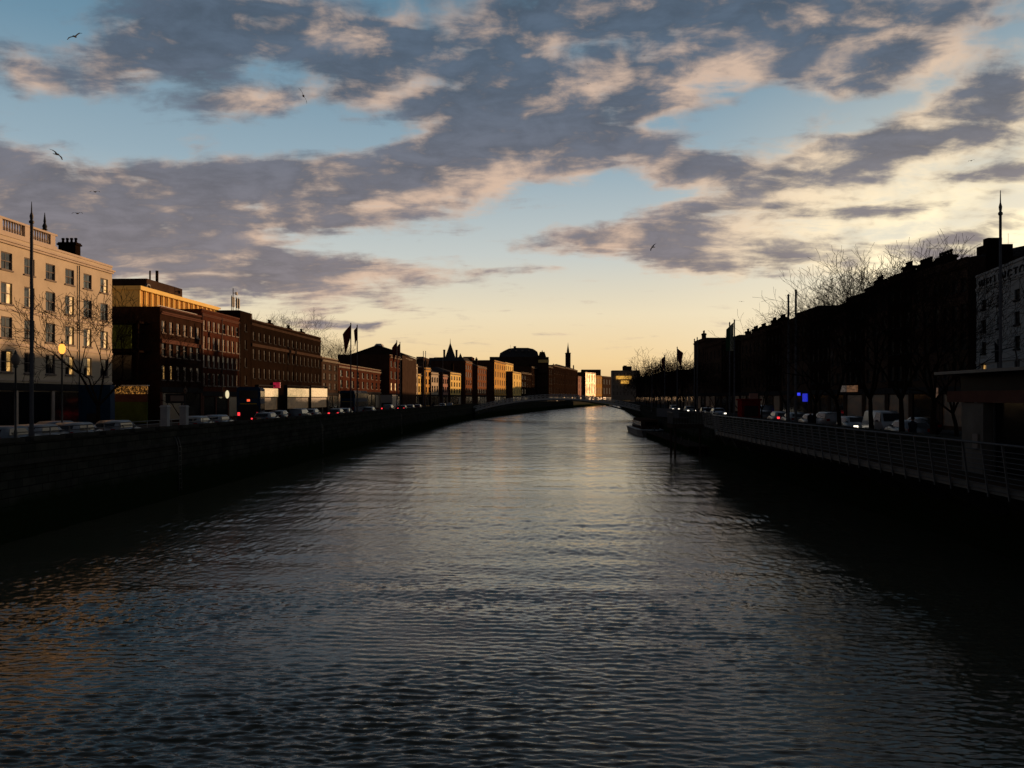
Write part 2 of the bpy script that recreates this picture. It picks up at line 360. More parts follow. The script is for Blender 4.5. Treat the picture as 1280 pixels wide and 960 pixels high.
# clear sky: Nishita at the low sun, graded by elevation
sk = N.new('ShaderNodeTexSky'); sk.sky_type = 'NISHITA'; sk.sun_disc = False
sk.sun_elevation = R(SUN_EL); sk.sun_rotation = R(SUN_AZ); sk.altitude = 20; sk.air_density = 1.1; sk.dust_density = 1.6; sk.ozone_density = 1.3
rp = N.new('ShaderNodeValToRGB'); L.new(nm('DIVIDE', el, 40.0), rp.inputs[0])
cr = rp.color_ramp; cr.elements[0].position = 0; cr.elements[0].color = (.80, .50, .22, 1)
cr.elements[1].position = 1; cr.elements[1].color = (.035, .08, .15, 1)
for p, c in ((.06, (.95, .69, .36)), (.14, (.90, .77, .54)), (.24, (.60, .64, .62)), (.38, (.33, .45, .53)), (.55, (.165, .30, .41)), (.70, (.085, .20, .30))):
    e = cr.elements.new(p); e.color = c+(1,)
grad = vmath('SCALE', rp.outputs[0], None, S)
grad = mixc(nm('MULTIPLY', near, .75), grad, sc((.98, .88, .66)))
clear = mixc(.10, grad, sk.outputs[0])
skyc = mixc(nm('MULTIPLY', mask, .96), clear, cloud)
# dusk: the east and the zenith are far darker than the west
front = mrange(sp.outputs[1], -.35, .75, .36, 1)
zen = mrange(el, 30, 70, 1, .34)
skyc = vmath('SCALE', skyc, None, nm('MULTIPLY', front, zen))
below = mrange(sp.outputs[2], -.02, 0, .15, 1)
L.new(vmath('SCALE', skyc, None, below), bg.inputs['Color'])
w.cycles.sampling_method = 'MANUAL'; w.cycles.sample_map_resolution = 512
sl = bpy.data.lights.new('sun', 'SUN'); so = bpy.data.objects.new('sun', sl); COL.objects.link(so)
sl.energy = 4.4; sl.angle = R(.5); sl.color = (1, .57, .28)
so.rotation_euler = (-sund).to_track_quat('-Z', 'Y').to_euler(); so.location = (0, -20, 60)
vs = scn.view_settings; vs.view_transform = 'Standard'; vs.look = 'None'; vs.gamma = 1; vs.exposure = 0; vs.use_curve_mapping = False
scn.cycles.use_denoising = True; scn.cycles.max_bounces = 5; scn.cycles.diffuse_bounces = 2; scn.cycles.glossy_bounces = 3
scn.cycles.sample_clamp_indirect = 4; scn.cycles.caustics_reflective = False; scn.cycles.caustics_refractive = False
#@@GROUND
# ------------------------------------------------------------------ river and banks
LB = [(-26, -60), (-26, 150), (-25, 210), (-23, 270), (0, 453), (44, 725), (72, 860), (160, 1100), (500, 1500)]
RB = [(20.5, -60), (20.5, 130), (24, 190), (31, 270), (42, 430), (58, 640), (74, 725), (200, 1100), (560, 1500)]
FL = [(-43, -60), (-43, 230), (-41, 270), (-19, 453), (28, 725), (80, 875), (240, 1120)]
FRX = 36.5
def offs(pts, d):
    out = []
    for i, p in enumerate(pts):
        a = Vector(pts[max(i-1, 0)]); b = Vector(pts[min(i+1, len(pts)-1)]); t = (b-a).normalized()
        out.append((p[0]+t.y*d, p[1]-t.x*d))
    return out
def strip(mb, A, B, z):
    for i in range(len(A)-1):
        mb.quad((*A[i], z), (*B[i], z), (*B[i+1], z), (*A[i+1], z))
# water
wm, wnt, wb = newmat('river_water')
WN, WL = wnt.nodes, wnt.links
wb.inputs['Base Color'].default_value = (.060, .058, .038, 1); wb.inputs['Roughness'].default_value = .06; wb.inputs['IOR'].default_value = 1.333
wtc = WN.new('ShaderNodeTexCoord')
def wnoise(sx, sy, detail, rough, rot=0., dist=0.):
    mp = WN.new('ShaderNodeMapping'); mp.inputs['Scale'].default_value = (sx, sy, 1); mp.inputs['Rotation'].default_value = (0, 0, R(rot))
    WL.new(wtc.outputs['Object'], mp.inputs[0]); n = WN.new('ShaderNodeTexNoise'); n.inputs['Scale'].default_value = 1
    n.inputs['Detail'].default_value = detail; n.inputs['Roughness'].default_value = rough; n.inputs['Distortion'].default_value = dist
    WL.new(mp.outputs[0], n.inputs['Vector']); return n.outputs['Fac']
def wm2(op, a, b):
    n = WN.new('ShaderNodeMath'); n.operation = op
    for i, x in enumerate((a, b)):
        if isinstance(x, (int, float)): n.inputs[i].default_value = x
        else: WL.new(x, n.inputs[i])
    return n.outputs[0]
wsp = WN.new('ShaderNodeSeparateXYZ'); WL.new(wtc.outputs['Object'], wsp.inputs[0])
wfd = WN.new('ShaderNodeMapRange'); wfd.inputs[1].default_value = 60; wfd.inputs[2].default_value = 130; wfd.inputs[3].default_value = 0; wfd.inputs[4].default_value = 1; WL.new(wsp.outputs[1], wfd.inputs[0])
wpt = WN.new('ShaderNodeMapRange'); wpt.inputs[1].default_value = .35; wpt.inputs[2].default_value = .65; wpt.inputs[3].default_value = .45; wpt.inputs[4].default_value = 1.25; WL.new(wnoise(.035, .07, 3, .55, 20), wpt.inputs[0])
hgt = wm2('MULTIPLY', wm2('MULTIPLY', wnoise(.6, 2.0, 4, .55, 6, .3), .07), wfd.outputs[0])
hgt = wm2('ADD', hgt, wm2('MULTIPLY', wnoise(3.2, 9.0, 3, .55, -9, .4), .010))
hgt = wm2('ADD', hgt, wm2('MULTIPLY', wm2('MULTIPLY', wnoise(.14, .22, 4, .6, -4, .3), .50), wfd.outputs[0]))
hgt = wm2('MULTIPLY', hgt, wpt.outputs[0])
wr = WN.new('ShaderNodeMapRange'); wr.inputs[1].default_value = 40; wr.inputs[2].default_value = 230; wr.inputs[3].default_value = .06; wr.inputs[4].default_value = .21; WL.new(wsp.outputs[1], wr.inputs[0])
wg = WN.new('ShaderNodeMapRange'); wg.inputs[1].default_value = .38; wg.inputs[2].default_value = .62; wg.inputs[3].default_value = .55; wg.inputs[4].default_value = 1.45
WL.new(wm2('ADD', wm2('MULTIPLY', wnoise(.5, .16, 5, .7, 3), .6), wm2('MULTIPLY', wnoise(.06, .03, 3, .6, 8), .4)), wg.inputs[0])
WL.new(wm2('MULTIPLY', wr.outputs[0], wg.outputs[0]), wb.inputs['Roughness'])
wbp = WN.new('ShaderNodeBump'); wbp.inputs['Strength'].default_value = 1; wbp.inputs['Distance'].default_value = 1.0
WL.new(hgt, wbp.inputs['Height']); WL.new(wbp.outputs['Normal'], wb.inputs['Normal'])
import numpy as np
def wave_sheet():
    ys = [9.0]
    while ys[-1] < 175: ys.append(ys[-1]+max(.03, min(.55, ys[-1]**2/6200)))
    ys = np.array(ys); xs = np.arange(-27.0, 21.6, .05); X, Y = np.meshgrid(xs, ys)
    rng = np.random.RandomState(5); Z = np.zeros_like(X); 
    # slow patches of rougher and calmer water
    P = np.zeros_like(X)
    for i in range(10):
        lam = rng.uniform(9, 30); th = rng.uniform(-1.2, 1.2); P += np.sin(2*np.pi*(X*np.sin(th)+Y*np.cos(th)*1.6)/lam+rng.uniform(0, 6.28))
    P = 1.0+.34*np.clip(P/2.6, -1.5, 1.5)
    for i in range(160):
        lam = .07*(.50/.07)**(rng.rand()**.9); th = rng.normal(0.04, .30)
        amp = .0036*lam**.78; k = 2*np.pi/lam
        fade = np.clip((lam*6.0-Y*Y/5400)/(lam*4.0), 0, 1)
        ph = k*(X*np.sin(th)+Y*np.cos(th))+rng.uniform(0, 6.28)
        Z += amp*fade*(np.sin(ph)+.22*np.cos(2*ph))
    for i in range(16):
        lam = rng.uniform(1.0, 4.5); th = rng.normal(0, .35); Z += .0030*lam*np.sin(2*np.pi*(X*np.sin(th)+Y*np.cos(th))/lam+rng.uniform(0, 6.28))*.35
    Z *= P*np.clip((175-Y)/50, 0, 1)*np.clip((Y-9)/2, 0, 1)
    nx, ny = len(xs), len(ys); co = np.stack([X, Y, Z], -1).reshape(-1, 3)
    idx = np.arange(nx*ny).reshape(ny, nx); q = np.stack([idx[:-1, :-1], idx[:-1, 1:], idx[1:, 1:], idx[1:, :-1]], -1).reshape(-1, 4)
    # flat remainder of the river shares the same object
    ext = []; ef = []
    def add(poly):
        b = nx*ny+len(ext); ext.extend(poly); ef.append(tuple(range(b, b+len(poly))))
    add([(-29, -60, 0), (23.5, -60, 0), (23.5, 9, 0), (-29, 9, 0)]); add([(-29, 9, 0), (-27, 9, 0), (-27, ys[-1], 0), (-29, ys[-1], 0)])
    add([(xs[-1], 9, 0), (23.5, 9, 0), (23.5, ys[-1], 0), (xs[-1], ys[-1], 0)])
    Lf = [(-29, ys[-1])]+[(p[0]-3, p[1]) for p in LB if p[1] > ys[-1]]; Rf = [(23.5, ys[-1])]+[(p[0]+3, p[1]) for p in LB if 0]
    def xr(y):
        for a, b in zip(RB, RB[1:]):
            if a[1] <= y <= b[1]: return a[0]+(b[0]-a[0])*(y-a[1])/(b[1]-a[1])+3
        return RB[-1][0]+3
    for a, b in zip(Lf, Lf[1:]): add([(a[0], a[1], 0), (xr(a[1]), a[1], 0), (xr(b[1]), b[1], 0), (b[0], b[1], 0)])
    me = bpy.data.meshes.new('river_water'); allco = np.concatenate([co, np.array(ext, dtype=float)]); loops = np.concatenate([q.ravel(), np.array([i for f in ef for i in f])])
    nq = len(q)+len(ef); me.vertices.add(len(allco)); me.vertices.foreach_set('co', allco.ravel()); me.loops.add(len(loops)); me.loops.foreach_set('vertex_index', loops.astype('i'))
    me.polygons.add(nq); me.polygons.foreach_set('loop_start', (np.arange(nq)*4).astype('i')); me.polygons.foreach_set('loop_total', np.full(nq, 4, 'i')); me.polygons.foreach_set('use_smooth', np.ones(nq, bool))
    me.update(calc_edges=True); me.validate(); me.materials.append(wm); return me
struct(link('river_water', wave_sheet()))
# river bed sheet reaching the horizon below everything
mb = MB(); mb.quad((-6000, -3000, -.6), (6000, -3000, -.6), (6000, 8000, -.6), (-6000, 8000, -.6)); struct(build(mb, 'ground', M['earth']))
# bank tops
mb = MB()
LBi = offs(LB, -.55)
for i in range(len(LB)-1): mb.quad((-3000, LB[i][1], STREET), (*LBi[i], STREET), (*LBi[i+1], STREET), (-3000, LB[i+1][1], STREET))
mb.quad((-3000, 1500, STREET), (500, 1500, STREET), (3000, 5000, STREET), (-3000, 5000, STREET))
struct(build(mb, 'left_bank_ground', M['tarmac']))
mb = MB()
RBi = offs(RB, .55)
for i in range(len(RB)-1): mb.quad((*RBi[i], STREET), (3000, RB[i][1], STREET), (3000, RB[i+1][1], STREET), (*RBi[i+1], STREET))
struct(build(mb, 'right_bank_ground', M['tarmac']))
# pavements (kerbed) by the river and along the facades
def pavement(name, A, B):
    mb = MB(); z = PAVE
    strip(mb, A, B, z)
    for P in (A, B):
        for i in range(len(P)-1): mb.quad((*P[i], STREET-.05), (*P[i+1], STREET-.05), (*P[i+1], z), (*P[i], z))
    return struct(build(mb, name, M['paving']))
pavement('river_pavement', offs(LB, -3.0), offs(LB, -.56))
pavement('shop_pavement', [(x-.5, y) for x, y in offs(FL, 0)], offs(FL, 3.6))
pavement('quayside_pavement', offs(RB, .56), offs(RB, 4.2))
pavement('far_side_pavement', [(33.0, -60), (33.0, 150), (34, 200), (42, 270)], [(38.5, -60), (38.5, 150), (39, 200), (47, 270)])
mb = MB()
for k in range(90):
    y = -20+k*4.0
    if y < 230: mb.box(-34.06, -33.94, y, y+1.6, STREET+.004, STREET+.008)
struct(build(mb, 'lane_markings', M['paint']))
mb = MB()
for k in range(50):
    y = -20+k*4.0; mb.box(28.94, 29.06, y, y+1.6, STREET+.004, STREET+.008)
struct(build(mb, 'right_lane_markings', M['paint']))
# quay walls with parapet and coping
def quaywall(name, pts, side, label, ztop=4.95):
    t = thing(name, label, 'quay wall', (pts[0][0], pts[0][1], 0))
    o = Vector((pts[0][0], pts[0][1], 0))
    inn = offs(pts, side*.55); A = [Vector((*p, 0))-o for p in pts]; B = [Vector((*p, 0))-o for p in inn]
    foot = [Vector((*p, 0))-o for p in offs(pts, -side*.45)]
    mb = MB(); up = Vector((0, 0, 1))
    for i in range(len(A)-1):
        mb.quad(foot[i]-up*1.0, foot[i+1]-up*1.0, A[i+1]+up*3.7, A[i]+up*3.7)
        mb.quad(A[i]+up*3.7, A[i+1]+up*3.7, A[i+1]+up*(ztop-.2), A[i]+up*(ztop-.2))
        mb.quad(B[i]+up*3, B[i+1]+up*3, B[i+1]+up*(ztop-.2), B[i]+up*(ztop-.2))
    mb.quad(foot[0]-up, A[0]+up*3.7, B[0]+up*3.7, B[0]-up)
    build(mb, 'wall_face', M['quay'], t)
    mb = MB(); C = [Vector((*p, 0))-o for p in offs(pts, -side*.09)]; Dd = [Vector((*p, 0))-o for p in offs(pts, side*.64)]
    for i in range(len(C)-1):
        Lg = (C[i+1]-C[i]).length; n = max(1, min(60, int(Lg/1.6)))
        for k in range(n):
            a, b = k/n, (k+1)/n-.012/max(.05, Lg/n)
            p0, p1 = C[i].lerp(C[i+1], a), C[i].lerp(C[i+1], b); q0, q1 = Dd[i].lerp(Dd[i+1], a), Dd[i].lerp(Dd[i+1], b)
            z0, z1 = up*(ztop-.2), up*ztop
            mb.hexa([p0+z0, q0+z0, q1+z0, p1+z0, p0+z1, q0+z1, q1+z1, p1+z1])
    build(mb, 'coping', M['coping'], t)
    mb = MB(); C = [Vector((*p, 0))-o for p in offs(pts, -side*.16)]
    for i in range(len(C)-1):
        p0, p1, q0, q1 = C[i], C[i+1], A[i], A[i+1]; z0, z1 = up*3.62, up*3.86
        mb.hexa([p0+z0, q0+z0, q1+z0, p1+z0, p0+z1, q0+z1, q1+z1, p1+z1])
    build(mb, 'string_course', M['coping'], t)
    return t
def tide(m):
    nt = m.node_tree; N = nt.nodes; L = nt.links; b = N['Principled BSDF']; src = b.inputs['Base Color'].links[0].from_socket
    tc = N.new('ShaderNodeTexCoord'); sp_ = N.new('ShaderNodeSeparateXYZ'); L.new(tc.outputs['Object'], sp_.inputs[0])
    n = N.new('ShaderNodeTexNoise'); n.inputs['Scale'].default_value = .7; n.inputs['Detail'].default_value = 6; L.new(tc.outputs['Object'], n.inputs['Vector'])
    ad = N.new('ShaderNodeMath'); ad.operation = 'MULTIPLY_ADD'; L.new(n.outputs['Fac'], ad.inputs[0]); ad.inputs[1].default_value = 1.3; L.new(sp_.outputs[2], ad.inputs[2])
    mr = N.new('ShaderNodeMapRange'); mr.inputs[1].default_value = 2.3; mr.inputs[2].default_value = 2.9; L.new(ad.outputs[0], mr.inputs[0])
    mx = N.new('ShaderNodeMixRGB'); L.new(mr.outputs[0], mx.inputs[0]); mx.inputs[1].default_value = (.012, .020, .008, 1); L.new(src, mx.inputs[2]); L.new(mx.outputs[0], b.inputs['Base Color'])
tide(M['quay'])
quaywall('quay_wall', LB[:7], -1, 'long dark granite quay wall with parapet along the left bank of the river')
quaywall('quay_wall', RB[:7], 1, 'dark granite quay wall behind the boardwalk along the right bank')
#@@BUILD
# ------------------------------------------------------------------ buildings
WINCACHE = {}
def window_mesh(ww, wh, style, lod):
    key = (round(ww, 2), round(wh, 2), style, lod)
    if key in WINCACHE: return WINCACHE[key]
    fr = .07; fm = M['darkframe'] if style == 'dark' else M['frame']
    mb = MB()
    if lod == 0:                                    # frame, centre bars, sill | pane apart
        mb.box(0, fr, .10, .17, 0, wh); mb.box(ww-fr, ww, .10, .17, 0, wh); mb.box(fr, ww-fr, .10, .17, 0, fr); mb.box(fr, ww-fr, .10, .17, wh-fr, wh)
        mb.box(fr, ww-fr, .09, .165, wh*.5-.035, wh*.5+.035)
        mb.box(ww*.5-.02, ww*.5+.02, .11, .16, fr, wh*.5-.035); mb.box(ww*.5-.02, ww*.5+.02, .11, .16, wh*.5+.035, wh-fr)
        mb.box(-.09, ww+.09, -.10, .16, -.13, -.002)
        f = mb.mesh('window', [fm]); p = MB(); p.box(fr+.001, ww-fr-.001, .12, .15, fr+.001, wh-fr-.001)
        # keep the pane clear of the bars: two leaves
        p = MB(); p.quad((fr, .145, fr), (ww-fr, .145, fr), (ww-fr, .145, wh*.5-.035), (fr, .145, wh*.5-.035))
        p.quad((fr, .128, wh*.5+.035), (ww-fr, .128, wh*.5+.035), (ww-fr, .128, wh-fr), (fr, .128, wh-fr))
        if style == 'dark': r = (f, p.mesh('pane', [M['dullglass']]), p.mesh('glow_pane', [M['litwin']]))
        else:
            out = []
            for nm_, mt in (('glow_pane', M['litwin']), ('glint_pane', M['glint'])):  # pale or glowing strip imitates sky reflected in the pane
                q = MB(); 
                for za, zb, yy in ((fr, wh*.5-.035, .145), (wh*.5+.035, wh-fr, .128)):
                    xm = ww*(.62 if nm_ == 'glow_pane' else .70); 
                    q.cur = 0; q.quad((fr, yy, za), (xm, yy, za), (xm, yy, zb), (fr, yy, zb)); q.cur = 1; q.quad((xm, yy, za), (ww-fr, yy, za), (ww-fr, yy, zb), (xm, yy, zb))
                out.append(q.mesh(nm_, [M['glass'], mt]))
            r = (f, p.mesh('pane', [M['glass']]), out[0], out[1])
    else:
        mb.cur = 0; mb.box(-.08, ww+.08, -.08, .1, -.15, -.002); mb.box(0, ww, .09, .17, wh*.5-.04, wh*.5+.04); mb.box(0, .08, .09, .17, 0, wh); mb.box(ww-.08, ww, .09, .17, 0, wh)
        mb.cur = 1; mb.quad((0, .15, 0), (ww, .15, 0), (ww, .15, wh), (0, .15, wh))
        r = (mb.mesh('window', [fm, M['dullglass' if style == 'dark' else 'glass']]), None, mb.mesh('window', [fm, M['litwin']]), None)
    WINCACHE[key] = r; return r
def facade_wall(mb, W, Hh, cols, rows, rev=.16):
    """front face (y=0) with real openings and reveals. cols: (x0,x1), rows: (z0,z1)"""
    xs = sorted({0, W, *[c for q in cols for c in q]}); zs = sorted({0, Hh, *[c for q in rows for c in q]})
    for x0, x1 in zip(xs, xs[1:]):
        iscol = any(abs(x0-c[0]) < 1e-6 for c in cols)
        if not iscol: mb.quad((x0, 0, 0), (x1, 0, 0), (x1, 0, Hh), (x0, 0, Hh)); continue
        for z0, z1 in zip(zs, zs[1:]):
            if any(abs(z0-r[0]) < 1e-6 for r in rows):
                mb.quad((x0, 0, z0), (x0, rev, z0), (x0, rev, z1), (x0, 0, z1)); mb.quad((x1, rev, z0), (x1, 0, z0), (x1, 0, z1), (x1, rev, z1))
                mb.quad((x0, 0, z0), (x1, 0, z0), (x1, rev, z0), (x0, rev, z0)); mb.quad((x0, rev, z1), (x1, rev, z1), (x1, 0, z1), (x0, 0, z1))
                mb.quad((x0, rev+.02, z0), (x1, rev+.02, z0), (x1, rev+.02, z1), (x0, rev+.02, z1))
            else: mb.quad((x0, 0, z0), (x1, 0, z0), (x1, 0, z1), (x0, 0, z1))
def chimney_mb(w, d, h, pots):
    mb = MB(); mb.box(-w/2, w/2, -d/2, d/2, -1.5, h*.72); mb.box(-w/2-.12, w/2+.12, -d/2-.1, d/2+.1, h*.72, h*.80); mb.box(-w/2-.04, w/2+.04, -d/2-.03, d/2+.03, h*.80, h*.86)
    for k in range(pots):
        x = -w/2+(k+.5)*w/pots; mb.lathe([(.13, h*.86), (.11, h*1.0), (.15, h*1.02), (.15, h*1.08), (.10, h*1.1)], 8, (x, 0))
    return mb
def building(name, label, A, B, H, wall, n=3, floors=4, ww=1.1, depth=14, lod=1, roof='flat', rh=3.0, ground=4.2, first=None, style='light',
             group=None, chim=(), trim=None, lit=(), shop=True, cornice=.35, whf=.52, roofmat=None, endw=0, glint_rows=(), chd=None, side=None, parapet=0.9, cat='building', fascia=None, chimh=2.2, skiprows=()):
    A = Vector((A[0], A[1])); B = Vector((B[0], B[1])); W = (B-A).length; d = (B-A).normalized(); rz = math.atan2(d.y, d.x)
    t = thing(name, label, cat, (A.x, A.y, STREET), rz, group)
    trim = trim or M['lime']
    body = H-parapet-ground; fh = body/(floors-1)
    rows = []
    for k in range(floors-1):
        z0 = ground+k*fh+fh*.26; z1 = z0+fh*(whf if k < floors-2 else whf*.82)
        rows.append((z0, z1))
    bay = W/n; ww = min(ww, bay*.62); cols = [((k+.5)*bay-ww/2, (k+.5)*bay+ww/2) for k in range(n)]
    mb = MB(); facade_wall(mb, W, H, cols, rows)
    if side is not None: fmb = mb; mb = MB()
    mb.quad((0, depth, 0), (0, 0, 0), (0, 0, H), (0, depth, H)); mb.quad((W, 0, 0), (W, depth, 0), (W, depth, H), (W, 0, H)); mb.quad((W, depth, 0), (0, depth, 0), (0, depth, H), (W, depth, H))
    if side is not None: build(mb, 'gable_wall', side, t); mb = fmb
    rt = H-parapet if roof == 'flat' else H
    if roof == 'flat':                              # inner faces and top of the parapet
        th = .3; mb.quad((th, th, rt), (W-th, th, rt), (W-th, th, H), (th, th, H)); mb.quad((0, 0, H), (W, 0, H), (W-th, th, H), (th, th, H))
        mb.quad((0, depth, H), (0, 0, H), (th, th, H), (th, depth, H)); mb.quad((W-th, depth, H), (W-th, th, H), (W, 0, H), (W, depth, H))
        mb.quad((th, th, rt), (th, depth, rt), (th, depth, H), (th, th, H)); mb.quad((W-th, th, rt), (W-th, depth, rt), (W-th, depth, H), (W-th, th, H))
    build(mb, 'wall', wall, t)
    if cornice:
        mb = MB(); z = H-parapet*.75
        mb.prism([(0, 0)], 0, 0) if False else None
        mb.box(-.02, W+.02, -cornice, -.003, z, z+.16); mb.box(0, W, -cornice*.6, -.003, z-.17, z-.002)
        mb.box(0, W, -.08, -.003, H-.14, H+.05)
        build(mb, 'cornice', trim, t)
    mb = MB()
    if roof == 'flat': mb.quad((.3, .3, rt), (W-.3, .3, rt), (W-.3, depth, rt), (.3, depth, rt))
    elif roof == 'pitched':                         # ridge parallel to the street
        y1 = depth/2; e = .25
        mb.quad((0, -.0+.2, H), (W, .2, H), (W, y1, H+rh), (0, y1, H+rh)); mb.quad((W, depth, H), (0, depth, H), (0, y1, H+rh), (W, y1, H+rh))
        mb.tri((0, depth, H), (0, .2, H), (0, y1, H+rh)); mb.tri((W, .2, H), (W, depth, H), (W, y1, H+rh))
    elif roof == 'hip':
        y1 = depth/2; i = min(W*.35, depth*.5)
        mb.quad((0, .1, H), (W, .1, H), (W-i, y1, H+rh), (i, y1, H+rh)); mb.quad((W, depth, H), (0, depth, H), (i, y1, H+rh), (W-i, y1, H+rh))
        mb.tri((0, depth, H), (0, .1, H), (i, y1, H+rh)); mb.tri((W, .1, H), (W, depth, H), (W-i, y1, H+rh))
    elif roof == 'mansard':
        mb.frustum(.1, W-.1, .3, depth, H, H+rh, .5, 1.2)
    ro = build(mb, 'roof', roofmat or (M['lead'] if roof == 'flat' else M['slate']), t)
    for cx, pots in chim:
        cm = chimney_mb(1.4 if pots < 5 else 2.6, .8, chimh, pots)
        zb = rt if roof == 'flat' else H+rh*.75
        # chimney stacks run across the party wall
        build(cm, 'chimney', M['darkbrick'], ro, (cx*W, depth*.42 if chd is None else chd, zb), R(90) if roof != 'flat' and chd is None else 0)
    cnt = 0
    for ri, (z0, z1) in enumerate(rows):
        if ri in skiprows: continue
        wmz = window_mesh(cols[0][1]-cols[0][0], z1-z0, style, lod); f, p, lp = wmz[:3]; bl = wmz[3] if len(wmz) > 3 else None
        for ci, (x0, x1) in enumerate(cols):
            if cnt >= 100: break
            cnt += 1; isl = (ri, ci) in lit
            o = link('window', f if (lod == 0 or not isl) else lp, t, (x0, 0, z0))
            if lod == 0: link('pane', lp if isl else (bl if (bl and ri in glint_rows and random.random() < .85) else p), o)
    if shop and lod <= 1:
        g = ground-.75; mb = MB(); m2 = max(1, round(W/5)); bw = W/m2
        pm = MB(); pm.box(-.2, .2, -.16, -.003, 0, g); pm = pm.mesh('shop_pilaster', trim)
        for k in range(m2+1): link('shop_pilaster', pm, t, (min(max(k*bw, .2), W-.2), 0, 0))
        mb = MB(); mb.box(.0, W, -.22, -.003, g+.002, g+.6); build(mb, 'fascia', fascia or M['darkframe'], t)
        for k in range(m2):
            mb = MB(); x0, x1 = k*bw+.22, (k+1)*bw-.22
            mb.box(x0, x1, -.06, -.003, .5, g-.1); build(mb, 'shop_window', M['blackglass'] if random.random() < .75 else M['dimshop'], t)
    return t, W, rows, cols

def LP(px, off=0.): 
    line = FL if not off else offs(FL, off)
    return online(px, line)
def Hof(p, py): return zof(p, py)-STREET

# ---- cream corner building, far left
A = LP(-30); A.y = 46; B = LP(140); Hc = Hof(B, 333)
A = Vector((-43.0, 46.0)); Wc = B.y-A.y
t, W, rows, cols = building('corner_building', 'large cream stuccoed building with sash windows and balustraded parapet at the left edge', A, B, Hc, M['cream'], n=12, floors=5, ww=1.4, whf=.62, depth=16,
    lod=0, roof='hip', rh=1.6, ground=4.4, trim=M['creamtrim'], lit={(0, 6), (0, 10), (0, 9), (1, 9), (1, 10), (1, 11), (2, 6), (2, 7), (2, 9), (3, 11)}, parapet=.8, chim=(), roofmat=M['slate'])
# balustrade over the nearer half
mb = MB(); x1 = Wc*.735
mb.box(0, x1, -.05, .35, Hc+.06, Hc+.25); mb.box(0, x1, -.08, .38, Hc+1.15, Hc+1.32)
for k in range(int(x1/3.6)+1):
    x = min(k*3.6, x1-.7); mb.box(x, x+.7, -.04, .34, Hc+.25, Hc+1.15)
build(mb, 'parapet_rail', M['creamtrim'], t)
for k in range(int(x1/.36)):
    pass
bal = MB(); bal.tube([(0, 0, .25), (0, 0, .45), (0, 0, .8), (0, 0, 1.15)], [.06, .11, .06, .08], 6, cap=False); bal = bal.mesh('baluster', M['creamtrim'])
for k in range(int(x1/.34)):
    x = .2+k*.34
    if (x % 3.6) >= .8: link('baluster', bal, t, (x, .15, Hc))
mb = MB(); mb.lathe([(.14, 0), (.14, .35), (.26, .4), (.15, .5), (.2, .7), (.08, 1.0), (.11, 1.1), (.02, 1.9)], 10); build(mb, 'finial', M['lead'], t, (x1-.8, .6, Hc+1.2))
build(chimney_mb(1.7, .9, 2.0, 4), 'chimney', M['darkbrick'], t, (Wc-1.6, 3.4, Hc+.35), R(90))
build(chimney_mb(2.4, .9, 2.0, 6), 'chimney', M['darkbrick'], t, (Wc*.56, 6, Hc+.9))
for k, rr in enumerate(rows[:3]):           # string courses
    mb = MB(); z = rr[0]-.55 if k else rr[0]-.7; mb.box(0, W, -.09, -.003, z, z+.18); build(mb, 'string_course', M['creamtrim'], t)
for x in (Wc*.49, Wc*.83):
    mb = MB(); mb.tube([(x, -.12, 4), (x, -.12, Hc-.9)], .055, 6); build(mb, 'drainpipe', M['iron'], t)

# ---- brown building with glazed penthouse
A = LP(200); B = LP(251.5); h = Hof(A, 383)
t, W, rows, cols = building('office_building', 'brown brick office block with a glazed sunlit penthouse, beside the cream building', A, B, h, M['brownbrick'], n=6, floors=4, ww=.95, whf=.62, glint_rows=(2, 0), depth=18,
    lod=0, ground=4.4, style='light', lit={(0, 0), (0, 1)}, trim=M['brownband'], fascia=M['darkframe'], cornice=.3)
mb = MB(); mb.box(0, W, -.25, -.004, rows[-1][0]-1.2, rows[-1][0]-.75); build(mb, 'stone_band', M['brownband'], t)
pz = h-.85
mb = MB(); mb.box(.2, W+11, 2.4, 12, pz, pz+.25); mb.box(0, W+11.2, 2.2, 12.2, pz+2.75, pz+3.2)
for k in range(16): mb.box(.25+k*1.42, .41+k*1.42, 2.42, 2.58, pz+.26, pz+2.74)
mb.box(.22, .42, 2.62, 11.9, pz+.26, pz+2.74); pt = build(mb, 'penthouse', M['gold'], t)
mb = MB(); mb.box(.6, W+10.6, 2.66, 11.8, pz+.26, pz+2.74); build(mb, 'penthouse_glazing', M['ochre'], pt)  # glass coloured ochre to imitate the sunset on it
mb = MB(); mb.box(.3, W-.3, .35, .39, pz+1.0, pz+1.06)
for k in range(12): mb.box(.3+k*(W-.7)/11, .34+k*(W-.7)/11, .35, .39, pz, pz+1.0)
build(mb, 'terrace_rail', M['steel'], t)
mb = MB(); mb.tube([(9, 6, pz+3), (9, 6, pz+4.2), (9.3, 6, pz+4.6), (9.9, 6, pz+4.6), (10.1, 6, pz+4.2)], .14, 8); mb.box(6.3, 7, 5.7, 6.3, pz+3.0, pz+4.0); mb.tube([(7.8, 6, pz+3), (7.8, 6, pz+4.1)], .22, 8)
build(mb, 'roof_vents', M['iron'], t)
mb = MB()                                   # chamfered shop corner, green hoarding and open balcony frames on the side street
for z in (4.6, 8.0, 11.2): mb.box(-2.4, -.004, 1.2, 12, z, z+.22)
for y in (1.3, 5, 9, 11.8): mb.box(-2.4, -2.2, y, y+.2, 0, 11.4)
build(mb, 'side_gallery', M['darkbrick'], t)
mb = MB(); mb.box(-2.5, -2.42, 2.0, 5.6, 8.4, 11.0); build(mb, 'green_panel', M['shopgreen'], t)
mb = MB(); mb.box(-2.5, -2.42, 2.0, 5.4, 5.0, 7.7); build(mb, 'grey_glazing', M['blackglass'], t)
